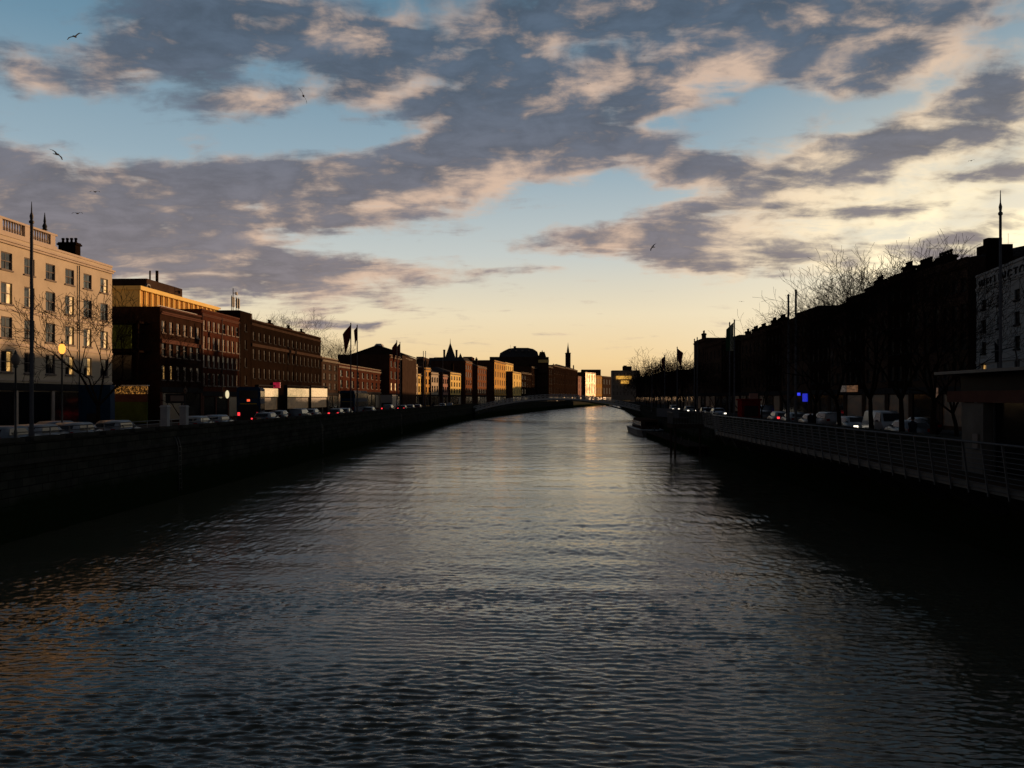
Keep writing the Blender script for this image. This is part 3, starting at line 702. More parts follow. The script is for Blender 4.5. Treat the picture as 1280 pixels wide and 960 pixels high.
mb = MB(); mb.box(-2.62, -2.43, .2, 7.0, 3.45, 4.3); build(mb, 'lit_shop_strip', emit('warm_shop_light', (1, .42, .08), .42, .98, 7), t)
mb = MB(); mb.box(-2.62, -2.43, .2, 7.0, 2.6, 3.44); build(mb, 'shop_fascia', M['brownband'], t)
mb = MB(); mb.box(-2.60, -2.43, .2, 7.0, .3, 2.59); build(mb, 'shop_front', M['shopgreen'], t)
mb = MB(); mb.box(-3.0, -2.43, .0, 7.2, 4.31, 4.42); build(mb, 'shop_canopy', M['whiteiron'], t)

# ---- red brick
A = LP(252); B = LP(299); h = Hof(A, 386)
t, W, rows, cols = building('brick_building', 'red brick building with rows of narrow white-framed sash windows', A, B, h, M['redbrick'], n=8, floors=5, ww=.95, depth=16, lod=0, ground=4.0, cornice=.12, whf=.68, glint_rows=(0, 1, 2, 3), trim=M['brownband'])
mb = MB(); mb.box(2, W-.5, 3.0, 10, h-.85, h+1.3); mb.box(1.6, W-.1, 2.6, 10.4, h+1.31, h+1.5)
build(mb, 'roof_storey', M['gold'], t)
mb = MB(); mb.box(1, W-1.5, 7.5, 14, h+1.5, h+4.0); mb.tube([(5, 9, h+4), (5, 9, h+5.6)], .12, 6); mb.tube([(7, 9, h+4), (7, 9, h+5.9)], .2, 8)
build(mb, 'plant_room', M['darkwall'], t)
mb = MB(); mb.lathe([(.02, -.08), (.5, -.07), (.55, 0), (.5, .07), (.02, .08)], 20); o = build(mb, 'round_sign', emit('round_sign_light', (1, .85, .5), .8), t); 
pp = LP(279.5); o.location = (pp.y-A.y, -.5, zof(pp, 493)-STREET); o.rotation_euler = (R(90), 0, 0)

for x in (.15, W*.5, W-.15): mb = MB(); mb.tube([(x, -.09, 3.6), (x, -.09, h-.4)], .05, 6); build(mb, 'drainpipe', M['iron'], t)
# ---- dark long block
A = LP(300.5); B = LP(313.5); h = Hof(A, 388)
t, W, rows, cols = building('stair_tower', 'narrow dark brick tower block carrying rooftop antennas', A, B, h, M['darkbrick'], n=1, floors=5, ww=.8, depth=14, lod=0, cornice=0, style='dark')
mb = MB()
for x in (.6, 1.2, 2.4, 3.2): mb.tube([(x, 1.5, h-.9), (x, 1.5, h+2.2)], .05, 6); mb.box(x-.14, x+.14, 1.3, 1.5, h+.6, h+2.0)
mb.tube([(.5, 1.5, h+1.6), (3.3, 1.5, h+1.6)], .04, 6); mb.tube([(2.0, 1.8, h-.9), (2.0, 1.8, h+3.4)], .06, 6); mb.tube([(2.0, 1.8, h+2.7), (3.3, 1.8, h+2.9)], .05, 6); mb.box(3.1, 3.6, 1.7, 1.9, h+2.6, h+3.0)
build(mb, 'antenna_frame', M['iron'], t)
A = LP(314); B = LP(401); h = Hof(A, 399)
t, W, rows, cols = building('terrace_block', 'long dark brick block with bright lit ground-floor panels and flat roof', A, B, h, M['darkbrick'], n=16, floors=4, ww=1.0, depth=15, lod=0, cornice=.15, ground=5.2, style='dark', whf=.55, glint_rows=(2,), chim=((.45, 3), (.72, 3), (.93, 2)), chd=3., trim=M['darkwall'], shop=False)
mb = MB(); mb.box(0, W, -.2, -.004, rows[1][1]+.3, rows[1][1]+.75); build(mb, 'stone_band', M['darkwall'], t)
mb = MB(); mb.box(.5, 6, 2, 7, h-.9, h+1.4); mb.box(8, 9, 3, 4, h-.9, h+.6); build(mb, 'roof_plant', M['darkwall'], t)
for a, b in ((320.5, 345), (356.5, 384), (386.5, 407)):
    pa, pb = LP(a), LP(b); x0, x1 = pa.y-A.y, pb.y-A.y
    z0, z1 = zof(pa, 496)-STREET, zof(pa, 485)-STREET
    if x0 < 0: x0 = .1
    mb = MB(); mb.box(x0, x1, -.34, -.01, z0, z1); f = build(mb, 'lit_fascia', M['litfascia'], t)
    mb = MB(); mb.box(x0, x1, -.2, -.01, z0-2.0, z0-.15); build(mb, 'shop_window', emit('shop_glow', (1, .6, .3), .06, .7, 2.5), t)
    mb = MB(); mb.box(x0-.2, x0-.01, -.4, -.01, 0, z1+.3); mb.box(x1+.01, x1+.2, -.4, -.01, 0, z1+.3); mb.box(x0-.2, x1+.2, -.45, -.01, z1+.31, z1+.5); build(mb, 'shop_surround', M['darkframe'], t)
pp = LP(341); mb = MB(); mb.box(-.1, .1, -1.2, -.1, 0, .9); o = build(mb, 'projecting_sign', emit('red_sign_light', (1, .03, .10), .34, .5, 3), t); o.location = (pp.y-A.y, 0, zof(pp, 485)-STREET)

def far(px0, px1, ytop, wall, label, name='quayside_house', n=3, floors=4, off=0., ypx=None, **k):
    k.setdefault('side', M['gableb']); k.setdefault('chd', 2.5); k.setdefault('ww', 1.9); k.setdefault('whf', .62)
    line = FL if not off else offs(FL, off)
    A, B = online(px0, line), online(px1, line)
    h = Hof(A if ypx is None else B, ytop)
    return building(name, label, A, B, h, M[wall], n=n, floors=floors, group='houses along the left quay', **k)
far(402, 422.5, 446, 'darkwall', 'low dark house with a single chimney right of the long dark block', n=3, chim=((.4, 2),), style='dark')
t, W, rows, cols = far(423, 478, 454, 'redbrick', 'red brick building with tall arched-look windows under a big dark gabled roof', n=9, floors=3, ground=4.6, whf=.66, depth=22, name='market_building', cornice=.2)
a, b = atY(441, 236), atY(503, 236); hh = zof(a, 444)-STREET; zt = zof(a, 432.5)-STREET; wv_ = (b-a).xy.length
t = thing('gabled_hall', 'big dark gabled hall rising above the red brick market building', 'building', (a.x, a.y, STREET), 0.0)
mb = MB(); mb.prism([(0, 0), (wv_, 0), (wv_, hh), (wv_*.5, zt), (0, hh)], 0, 26); build(fixn(mb.mesh('x', M['darkwall'])) and mb, 'wall', M['darkwall'], t)
mb = MB()
for sx, x0, x1 in ((0, -.5, wv_*.5), (1, wv_+.5, wv_*.5)): mb.hexa([(x0, -.4, hh+.02), (x1, -.4, zt+.03), (x1, 26.4, zt+.03), (x0, 26.4, hh+.02), (x0, -.4, hh+.27), (x1, -.4, zt+.3), (x1, 26.4, zt+.3), (x0, 26.4, hh+.27)])
ro = build(mb, 'roof', M['slate'], t)
mb = MB(); mb.frustum(wv_*.5-1.2, wv_*.5+1.2, 1, 4, zt+.1, zt+.75, .5, .4); build(mb, 'rooflight', M['whiteiron'], ro)
far(487, 501.5, 443, 'redbrick', 'tall brick house forward of the gabled market roof, two windows glowing orange', n=3, floors=4, off=2.0, lit={(0, 0), (0, 1)}, cornice=.4)
far(502, 513.6, 445, 'stone', 'grey stone house with heavy cornice beside the flag poles', n=3, floors=4, off=1.5, cornice=.7)
far(514.5, 522, 454, 'cream', 'pale house with slim windows, shaded, after the stone house', n=2, floors=4)
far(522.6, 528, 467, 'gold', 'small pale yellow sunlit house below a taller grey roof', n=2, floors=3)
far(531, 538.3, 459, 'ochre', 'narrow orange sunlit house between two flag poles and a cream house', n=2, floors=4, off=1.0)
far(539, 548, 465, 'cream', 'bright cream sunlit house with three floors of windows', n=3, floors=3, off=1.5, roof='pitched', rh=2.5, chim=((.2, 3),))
far(549, 553, 470, 'darkwall', 'thin dark house in front of the slate roof', n=1, floors=3, off=0)
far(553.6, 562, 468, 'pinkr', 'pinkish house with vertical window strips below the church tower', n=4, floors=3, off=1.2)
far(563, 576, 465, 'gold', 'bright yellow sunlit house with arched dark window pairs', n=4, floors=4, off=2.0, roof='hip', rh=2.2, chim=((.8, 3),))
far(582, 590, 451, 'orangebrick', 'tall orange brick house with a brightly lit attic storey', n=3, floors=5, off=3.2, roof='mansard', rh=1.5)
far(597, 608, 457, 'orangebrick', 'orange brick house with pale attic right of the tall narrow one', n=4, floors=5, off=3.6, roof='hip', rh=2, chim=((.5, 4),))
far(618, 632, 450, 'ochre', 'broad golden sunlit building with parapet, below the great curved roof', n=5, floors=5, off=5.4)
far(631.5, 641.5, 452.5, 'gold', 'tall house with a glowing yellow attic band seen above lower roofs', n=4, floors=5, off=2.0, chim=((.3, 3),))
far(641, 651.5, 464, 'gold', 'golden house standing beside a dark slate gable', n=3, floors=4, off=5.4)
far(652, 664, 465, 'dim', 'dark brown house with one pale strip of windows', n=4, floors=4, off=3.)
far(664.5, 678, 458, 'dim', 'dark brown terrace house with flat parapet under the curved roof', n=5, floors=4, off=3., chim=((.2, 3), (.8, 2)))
far(678.5, 691, 456, 'dim', 'shaded black terrace house below the lit turret', n=5, floors=4, off=3.)
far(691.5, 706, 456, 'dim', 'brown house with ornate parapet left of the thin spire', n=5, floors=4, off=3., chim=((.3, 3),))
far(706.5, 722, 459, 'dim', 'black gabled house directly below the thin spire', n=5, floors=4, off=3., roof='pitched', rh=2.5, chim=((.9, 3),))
far(722.5, 731, 470, 'pinkr', 'pink house with white lit window ledges', n=3, floors=4, off=4.)
t, W, rows, cols = far(732, 744.5, 465, 'glintgold', 'brilliant yellow sunlit portico building right of the spire', n=4, floors=3, off=8., whf=.8, cornice=1.2)
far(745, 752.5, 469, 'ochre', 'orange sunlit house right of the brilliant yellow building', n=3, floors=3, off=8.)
far(753.5, 764, 470, 'darkwall', 'dark house in shadow between orange house and glass block', n=3, floors=3, off=5.)
# slate roof block behind the cream houses
def block(name, label, px0, px1, Y, ytop, wall, depth=15, roof='flat', rh=3, n=5, floors=5, **k):
    a, b = atY(px0, Y), atY(px1, Y); h = Hof(a, ytop)
    return building(name, label, a, b, h, M[wall], n=n, floors=floors, depth=depth, roof=roof, rh=rh, **k)
block('rear_building', 'slate-roofed building rising behind the sunlit cream houses', 534, 554, 330, 457, 'darkwall', roof='mansard', rh=3.2, n=4, shop=False)
block('rear_building', 'square dark block behind the tall flag poles, left of the church', 520.5, 529, 300, 446, 'darkwall', n=2, shop=False)
block('rear_building', 'low dark block right of the church turrets', 579, 590, 420, 446, 'brownbrick', n=2, shop=False)
block('glass_office', 'far flat office block with two bands of golden sunset glow beside the trees', 765, 800, 930, 463, 'lime', n=8, floors=5, shop=False)
a = atY(770, 926); 
t = bpy.data.objects[[o.name for o in bpy.data.objects if o.name.startswith('glass_office')][0]]
ww = (atY(800, 930)-atY(765, 930)).length
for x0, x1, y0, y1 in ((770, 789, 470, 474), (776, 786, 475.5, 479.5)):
    k = ww/35; mb = MB(); p = atY(765, 930); mb.box((x0-765)*k, (x1-765)*k, -1.2, -.2, zof(p, y1)-STREET, zof(p, y0)-STREET); build(mb, 'golden_glow_band', M['litwin'] if False else emit('sunset_glazing_glow', (1, .50, .08), .85, .6, .5), t)  # emission stands in for sunset reflected in the office glazing
mb = MB(); h = zof(p, 463)-STREET; mb.box(14*k, 25*k, 3, 9, h-.5, h+4.6); mb.box(15*k, 19*k, 4, 8, h+4.6, h+5.6); build(mb, 'roof_plant', M['darkwall'], t)
# pale flat-roofed block above yellow portico
block('rear_building', 'dark flat roof line above the yellow portico building', 727, 751, 860, 462, 'darkwall', n=4, shop=False)

# ---- great curved mansard building
Y0 = 520; t = thing('domed_building', 'massive dark building with a great curved mansard roof above the golden houses', 'building', (*atY(612, Y0).xy, STREET), YAW)
pxm = Y0/F
def curved(prof, y0, y1): 
    mb = MB(); mb.prism([((px-612)*pxm, zof(atY(px, Y0), py)-STREET) for px, py in prof], y0, y1); return mb
build(curved([(612, 500), (612, 446), (686, 446), (686, 500)], .02, 26), 'wall', M['darkwall'], t)
mb = MB(); prof = [(624, 446), (625, 441), (630, 438), (636, 435), (645, 434), (660, 434), (667, 435.5), (672, 439), (674, 446)]
n = len(prof)
pts = [((px-612)*pxm, zof(atY(px, Y0), py)-STREET) for px, py in prof]
z0 = pts[0][1]
for i in range(n-1):
    (xa, za), (xb, zb) = pts[i], pts[i+1]
    ya, yb = 2+(za-z0)*.5, 2+(zb-z0)*.5
    mb.quad((xa, 1, z0), (xb, 1, z0), (xb, yb, zb), (xa, ya, za)); mb.quad((xa, ya, za), (xb, yb, zb), (xb, 24, zb), (xa, 24, za)); mb.quad((xb, 24, z0), (xa, 24, z0), (xa, 24, za), (xb, 24, zb))
ro = build(mb, 'roof', M['slate'], t)
for i in range(4):
    mb = MB(); x = (636+i*8-612)*pxm; zz = zof(atY(636, Y0), 437.6)-STREET; mb.box(x, x+1.2, 1.6, 3, zz-.6, zz+.3); build(mb, 'skylight', M['frame'], ro)
mb = MB(); x = (642-612)*pxm; zz = zof(atY(642, Y0), 434)-STREET; mb.box(x, x+1.6, 8, 9, zz, zz+1.2); mb.tube([(x-2, 8, zz), (x-2, 8, zz+2)], .08, 6); build(mb, 'chimney', M['darkwall'], ro)
mb = MB(); x0 = (673-612)*pxm; x1 = (686-612)*pxm; zz = zof(atY(673, Y0), 446)-STREET
mb.box(x0, x1, -1, 6, zz-10, zz-.4); mb.frustum(x0, x0+5, 0, 5, zz-.4, zz+3.2, 1, 1); mb.tube([(x0+2.5, 2.5, zz+3), (x0+2.5, 2.5, zz+4.4)], [.5, .1], 6); build(mb, 'turret', M['darkwall'], t)
mb = MB(); mb.box(x0-.1, x1+.1, -1.4, -1.01, zz-3.6, zz-1.8); build(mb, 'turret_balcony', M['gold'], t)

# ---- church tower and spires
def toweron(name, label, px, Y, yb, wpx, parts):
    c = atY(px, Y); t = thing(name, label, 'church', (c.x, c.y, STREET), YAW+.25); return t, (lambda y: zof(c, y)-STREET), Y/F
t, Z, k = toweron('church_tower', 'dark church tower with steep pyramid roof and corner turrets', 563, 420, 0, 0, None)
mb = MB(); mb.box(-6*k*1.25, 6*k*1.25, -5*k, 8*k, 0, Z(447)); build(mb, 'tower', M['stone'], t)
mb = MB(); mb.frustum(-5.6*k, 5.6*k, -4*k, 6*k, Z(446.5), Z(428.5), 5.4*k, 4.8*k); mb.tube([(0, k, Z(429)), (0, k, Z(423))], [.18, .05], 6); build(mb, 'spire_roof', M['slate'], t)
for sx in (-1, 1):
    mb = MB(); mb.lathe([(1.3*k, Z(447)), (1.3*k, Z(438.5)), (1.6*k, Z(438)), (1.3*k, Z(437.2))], 8, (sx*7.8*k, 0)); build(mb, 'turret', M['stone'], t)
    mb = MB(); mb.box(sx*3*k-1, sx*3*k+1, -5*k-.1, -5*k-.02, Z(452), Z(448)); build(mb, 'louvre', M['darkframe'], t)
t, Z, k = toweron('church_turret', 'small dark pointed turret beside the church tower', 575.5, 410, 0, 0, None)
mb = MB(); mb.box(-2.2*k, 2.2*k, -2*k, 2*k, 0, Z(448)); build(mb, 'tower', M['stone'], t)
mb = MB(); mb.frustum(-2.4*k, 2.4*k, -2.2*k, 2.2*k, Z(447.9), Z(441.5), 2.3*k, 2.1*k); build(mb, 'spire_roof', M['slate'], t)
t, Z, k = toweron('church_spire', 'tall thin church spire standing alone above the far roofs', 710, 840, 0, 0, None)
mb = MB(); mb.box(-2.6*k, 2.6*k, -2.6*k, 2.6*k, 0, Z(442)); mb.box(-2.9*k, 2.9*k, -2.9*k, 2.9*k, Z(442), Z(441)); build(mb, 'tower', M['brownbrick'], t)
mb = MB(); mb.lathe([(1.8*k, Z(441)), (1.5*k, Z(438)), (.5*k, Z(432)), (.1*k, Z(428))], 8); build(mb, 'spire', M['slate'], t)

# ---- right bank
RG = 'dark houses along the right quay'
def right(px_far, px_near, ytop, wall, label, x=FRX, n=4, ref='near', name='quayside_house', **k):
    A, B = atX(px_far, x), atX(px_near, x); h = Hof(B if ref == 'near' else A, ytop)
    k.setdefault('group', RG); k.setdefault('trim', M['darkwall']); k.setdefault('style', 'dark'); k.setdefault('chd', 1.0); k['chimh'] = k.get('chimh', 2.2)+.55
    return building(name, label, A, B, h, M[wall], n=n, **k)
A = Vector((36.5, 72.0)); dirr = Vector((-.155, -.988)); B = A+dirr*24
hW = Hof(A, 345.5)
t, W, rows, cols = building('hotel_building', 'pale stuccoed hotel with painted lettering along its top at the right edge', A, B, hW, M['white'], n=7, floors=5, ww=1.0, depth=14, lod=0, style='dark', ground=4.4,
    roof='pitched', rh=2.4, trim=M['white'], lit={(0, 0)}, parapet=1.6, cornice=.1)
mb = MB(); mb.box(0, W, -.1, -.003, rows[1][0]-.8, rows[1][0]-.6); build(mb, 'string_course', M['white'], t)
fc = bpy.data.curves.new('lettering', 'FONT'); fc.body = 'WELLINGTON'; fc.size = 1.15; fc.extrude = .03; fc.space_character = 1.35
fo = bpy.data.objects.new('lettering', fc); COL.objects.link(fo); bpy.context.view_layer.update()
me = bpy.data.meshes.new_from_object(fo.evaluated_get(bpy.context.evaluated_depsgraph_get())); bpy.data.objects.remove(fo); me.materials.clear(); me.materials.append(M['darkframe'])
xs = [v.co.x for v in me.vertices]; s = 10.6/(max(xs)-min(xs)); o = link('lettering', me, t, (.7, -.05, hW-1.28)); o.rotation_euler = (R(90), 0, 0); o.scale = (s, 1.0, 1)
right(1177, 1210, 321, 'darkwall', 'dark house with tall stepped chimney next to the pale hotel', ref='near', floors=5, roof='pitched', rh=1.4, chim=(), n=3, lod=1)
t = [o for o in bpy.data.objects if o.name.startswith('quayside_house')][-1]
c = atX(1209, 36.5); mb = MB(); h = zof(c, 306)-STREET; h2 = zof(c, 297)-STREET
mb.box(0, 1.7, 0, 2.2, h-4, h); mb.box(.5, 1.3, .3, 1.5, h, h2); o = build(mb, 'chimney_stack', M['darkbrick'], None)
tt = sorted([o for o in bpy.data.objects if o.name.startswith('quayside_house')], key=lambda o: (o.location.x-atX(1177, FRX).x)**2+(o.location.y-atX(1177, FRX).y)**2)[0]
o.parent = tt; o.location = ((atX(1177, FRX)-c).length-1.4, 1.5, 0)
right(1140, 1176.5, 331, 'darkwall', 'dark house with a row of five chimney pots, second from the hotel', floors=5, n=3, chim=((.15, 5), (.8, 5)), chimh=1.6)
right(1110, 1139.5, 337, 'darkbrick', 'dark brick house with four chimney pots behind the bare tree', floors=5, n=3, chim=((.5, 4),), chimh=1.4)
right(1081, 1109.5, 352, 'darkwall', 'dark house behind leafless branches with stepped parapet', floors=5, n=3, chim=((.3, 4),), chimh=1.4)
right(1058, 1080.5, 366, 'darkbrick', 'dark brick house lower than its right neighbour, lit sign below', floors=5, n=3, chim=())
right(1038, 1057.5, 379, 'darkwall', 'dark house with plain parapet in the middle of the right row', floors=5, n=3)
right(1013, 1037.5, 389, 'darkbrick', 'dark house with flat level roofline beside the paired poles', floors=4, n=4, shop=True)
right(995, 1012.5, 386.5, 'darkwall', 'dark house with curved corner parapet behind the paired poles', floors=4, n=3, roof='mansard', rh=.6)
right(977, 994.5, 397, 'darkwall', 'dark house with sloping roof edge left of the paired poles', floors=4, n=3, ref='near', chim=())
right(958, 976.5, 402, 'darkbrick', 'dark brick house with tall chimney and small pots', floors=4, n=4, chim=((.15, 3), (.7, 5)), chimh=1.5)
right(926, 957.5, 411, 'darkwall', 'wide dark house with a line of chimney pots right of the pale banner', floors=4, n=6, chim=((.08, 2), (.4, 5), (.7, 5)), chimh=1.5, ref='near')
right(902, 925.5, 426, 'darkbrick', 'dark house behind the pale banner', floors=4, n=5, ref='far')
right(882, 901.5, 431, 'darkwall', 'dark house with low roofline left of the pale banner', floors=4, n=4, ref='far')
right(868, 881.5, 427, 'darkwall', 'last tall dark house of the right row, beside the trees', floors=4, n=3, ref='far', chim=((.5, 4),))
a = Vector((31+6, 330)); 
for i, (px0, px1, yt, wl) in enumerate(((846, 879, 455, 'darkwall'), (826, 845.5, 462, 'darkbrick'), (806, 825.5, 465, 'darkwall'), (795, 805.5, 470, 'brownbrick'))):
    line = [(36.5, 190), (46, 270), (57, 430), (70, 645)]
    A, B = online(px0, line), online(px1, line)
    building('quayside_house', ['low dark house half hidden behind the first far trees', 'low dark brick house behind the middle of the far trees', 'low dark house behind the left end of the far trees', 'farthest brown house just beyond the footbridge end'][i], A, B, Hof(B, yt), M[wl], n=5, floors=3, group=RG)
#@@BRIDGE
# ------------------------------------------------------------------ footbridge
YB = 268.0
pL, pR = atY(592, YB), atY(803, YB); ang = 0.0; Wb = pR.x-pL.x
fb = thing('footbridge', 'arched iron footbridge with lattice railings crossing the river', 'bridge', (pL.x, YB, 0))
def deckz(u): return 2.9+3.9*(1-(2*u-1)**2)
def soff(u): return .9+5.1*(1-(2*u-1)**2)
NB = 40
for y in (0, 3.6):
    mb = MB()
    for i in range(NB):
        u0, u1 = i/NB, (i+1)/NB; x0, x1 = u0*Wb, u1*Wb
        mb.hexa([(x0, y, soff(u0)), (x1, y, soff(u1)), (x1, y+.3, soff(u1)), (x0, y+.3, soff(u0)), (x0, y, soff(u0)+.42), (x1, y, soff(u1)+.42), (x1, y+.3, soff(u1)+.42), (x0, y+.3, soff(u0)+.42)])
    build(mb, 'arch_rib', M['iron'], fb)
    mb = MB()
    for i in range(1, NB):
        u = i/NB; x = u*Wb
        if deckz(u)-soff(u) > .5: mb.box(x-.06, x+.06, y+.1, y+.2, soff(u)+.42, deckz(u)-.25)
    if mb.v: build(mb, 'spandrel_bars', M['iron'], fb)
    mb = MB()
    for i in range(NB):
        u0, u1 = i/NB, (i+1)/NB; x0, x1 = u0*Wb, u1*Wb
        for dz in (.15, .65, 1.2):
            mb.tube([(x0, y+.15, deckz(u0)+dz), (x1, y+.15, deckz(u1)+dz)], .06, 5, cap=False)
        mb.tube([(x0, y+.15, deckz(u0)), (x0, y+.15, deckz(u0)+1.25)], .085, 5, cap=False)
        mb.tube([(x0, y+.15, deckz(u0)+.15), (x1, y+.15, deckz(u1)+1.2)], .045, 4, cap=False); mb.tube([(x0, y+.15, deckz(u0)+1.2), (x1, y+.15, deckz(u1)+.15)], .045, 4, cap=False)
    build(mb, 'railing', M['whiteiron'], fb)
    mb = MB(); yo = -.06 if y == 0 else 3.96
    for i in range(NB):
        u0, u1 = i/NB, (i+1)/NB; x0, x1 = u0*Wb, u1*Wb
        mb.hexa([(x0, yo-.05, deckz(u0)-.5), (x1, yo-.05, deckz(u1)-.5), (x1, yo, deckz(u1)-.5), (x0, yo, deckz(u0)-.5), (x0, yo-.05, deckz(u0)+.02), (x1, yo-.05, deckz(u1)+.02), (x1, yo, deckz(u1)+.02), (x0, yo, deckz(u0)+.02)])
    build(mb, 'deck_fascia', M['whiteiron'], fb)
mb = MB()
for i in range(NB):
    u0, u1 = i/NB, (i+1)/NB; x0, x1 = u0*Wb, u1*Wb
    mb.hexa([(x0, .31, deckz(u0)-.25), (x1, .31, deckz(u1)-.25), (x1, 3.59, deckz(u1)-.25), (x0, 3.59, deckz(u0)-.25), (x0, .31, deckz(u0)), (x1, .31, deckz(u1)), (x1, 3.59, deckz(u1)), (x0, 3.59, deckz(u0))])
build(mb, 'deck', M['timber'], fb)
for s in (0, 1):
    mb = MB(); x = -2.2 if s == 0 else Wb; mb.box(x-.5, x+2.6, -1.0, 5, -1, 3.2); mb.box(x-.7, x+2.8, -1.2, 5.2, 3.2, 3.5)
    build(mb, 'abutment', M['quay'], fb)

# ------------------------------------------------------------------ boardwalk
bw = thing('boardwalk', 'timber boardwalk carried over the water along the right quay', 'boardwalk', (0, 0, 0))
BWP = [(16.0, 6), (16.0, 78), (18.6, 88), (18.8, 98)]
DZ = 3.95
mb = MB()
for (xa, ya), (xb, yb) in zip(BWP, BWP[1:]):
    mb.hexa([(xa, ya, DZ-.12), (20.4, ya, DZ-.12), (20.4, yb, DZ-.12), (xb, yb, DZ-.12), (xa, ya, DZ), (20.4, ya, DZ), (20.4, yb, DZ), (xb, yb, DZ)])
build(mb, 'deck', M['timber'], bw)
mb = MB()
for (xa, ya), (xb, yb) in zip(BWP, BWP[1:]):
    mb.hexa([(xa-.12, ya, DZ-.42), (xa+.05, ya, DZ-.42), (xb+.05, yb, DZ-.42), (xb-.12, yb, DZ-.42), (xa-.12, ya, DZ-.125), (xa+.05, ya, DZ-.125), (xb+.05, yb, DZ-.125), (xb-.12, yb, DZ-.125)])
build(mb, 'edge_beam', M['iron'], bw)
for k in range(16):
    y = 10+k*5.5; x = 16.3 if y < 78 else 18.9
    mb = MB(); mb.hexa([(19.9, y, 1.8), (20.3, y, 1.8), (20.3, y+.2, 1.8), (19.9, y+.2, 1.8), (x, y, DZ-.43), (20.3, y, DZ-.13), (20.3, y+.2, DZ-.13), (x, y+.2, DZ-.43)]); build(mb, 'bracket', M['iron'], bw)
rl = thing('boardwalk_railing', 'long steel railing with leaning posts and many horizontal bars on the boardwalk edge', 'railing', (0, 0, 0))
def along(P, step):
    out = []
    for (xa, ya), (xb, yb) in zip(P, P[1:]):
        Ls = math.hypot(xb-xa, yb-ya); n = int(Ls/step)
        for i in range(n): out.append((xa+(xb-xa)*i/n, ya+(yb-ya)*i/n))
    out.append(P[-1]); return out
pst = MB(); pst.hexa([(-.03, -.03, -.55), (.03, -.03, -.55), (.03, .03, -.55), (-.03, .03, -.55), (-.28, -.03, 1.36), (-.2, -.03, 1.36), (-.2, .03, 1.36), (-.28, .03, 1.36)])
pstm = pst.mesh('post', M['steel'])
for x, y in along(BWP, 1.35)[:90]: link('post', pstm, rl, (x-.14, y, DZ))
for k in range(9):
    f = (k+.4)/9; dz = -.35+1.6*f; dx = -.17-.2*f
    mb = MB(); mb.tube([(x+dx, y, DZ+dz) for x, y in BWP], .018, 5); build(mb, 'rail', M['steel'], rl)
mb = MB(); mb.tube([(x-.38, y, DZ+1.38) for x, y in BWP], .045, 8); build(mb, 'handrail', M['steel'], rl)
# landing platform with its own railing, beyond the boardwalk
pf = thing('landing_platform', 'timber landing stage with vertical-bar railing at the end of the boardwalk', 'platform', (0, 0, 0))
mb = MB(); mb.box(15.0, 20.4, 98.4, 102.5, 3.35, 3.85); build(mb, 'deck', M['timber'], pf)
mb = MB()
for k in range(30):
    x = 15.05+k*.18
    if x < 20.3: mb.box(x-.02, x+.02, 98.42, 98.46, 3.85, 5.15)
mb.box(15.0, 20.35, 98.4, 98.48, 5.15, 5.24); build(mb, 'end_railing', M['steel'], pf)
mb = MB()
for k in range(16): y = 98.6+k*.25; mb.box(15.02, 15.06, y-.02, y+.02, 3.85, 5.15)
mb.box(15.0, 15.08, 98.5, 102.5, 5.15, 5.24); build(mb, 'side_railing', M['steel'], pf)
for x, y in ((15.4, 98.8), (18.3, 98.8), (15.4, 102.0)):
    mb = MB(); mb.tube([(x, y, -1), (x, y, 3.34)], .13, 8); build(mb, 'pile', M['timber'], pf)
pn = thing('pontoon', 'low flat dark pontoon floating behind the landing stage', 'pontoon', (0, 0, 0))
mb = MB(); mb.box(17.8, 22.5, 103.5, 146, -.3, .85); build(mb, 'float', M['quay'], pn)
mb = MB(); mb.box(17.7, 22.6, 103.4, 146.1, .851, .98); build(mb, 'deck', M['timber'], pn)
for k in range(8): mb = MB(); mb.tube([(17.9, 104+k*5.8, .98), (17.9, 104+k*5.8, 1.9)], .04, 6); build(mb, 'bollard_post', M['steel'], pn)
mb = MB()   # gangway down to the boat
gw = thing('gangway', 'sloping grey gangway between the quay and the moored boat', 'gangway', (0, 0, 0))
mb.hexa([(19.2, 119, 4.0), (20.9, 119, 4.0), (24.2, 168, 3.2), (22.6, 168, 3.2), (19.2, 119, 4.25), (20.9, 119, 4.25), (24.2, 168, 3.45), (22.6, 168, 3.45)]); build(mb, 'deck', M['poleg'], gw)
mb = MB(); mb.hexa([(19.1, 119, 4.0), (19.18, 119, 4.0), (22.58, 168, 3.2), (22.5, 168, 3.2), (19.1, 119, 5.3), (19.18, 119, 5.3), (22.58, 168, 4.9), (22.5, 168, 4.9)]); build(mb, 'side_panel', M['poleg'], gw)
# moored boat
bt = thing('moored_boat', 'low dark flat-decked boat moored below the gangway', 'boat', (0, 0, 0))
c0 = atY(797, 152, 535); 
mb = MB(); sec = [(0, 18.9, 20.1), (2.2, 17.4, 21.6), (6, 16.9, 22.1), (24, 16.9, 22.1), (27, 17.5, 21.5)]
for (ya, la, ra), (yb, lb, rb) in zip(sec, sec[1:]):
    mb.hexa([(la+.4, 148+ya, -.3), (ra-.4, 148+ya, -.3), (rb-.4, 148+yb, -.3), (lb+.4, 148+yb, -.3), (la, 148+ya, 1.15), (ra, 148+ya, 1.15), (rb, 148+yb, 1.15), (lb, 148+yb, 1.15)])
build(mb, 'hull', M['iron'], bt)
mb = MB(); mb.frustum(17.9, 21.2, 154, 171, 1.151, 2.9, .25, .5); cb_ = build(mb, 'cabin', M['darkwall'], bt)
for k in range(7):
    mb = MB(); mb.box(17.86, 17.93, 155.2+k*2.2, 156.8+k*2.2, 1.8, 2.5); build(mb, 'window', M['blackglass'], cb_)
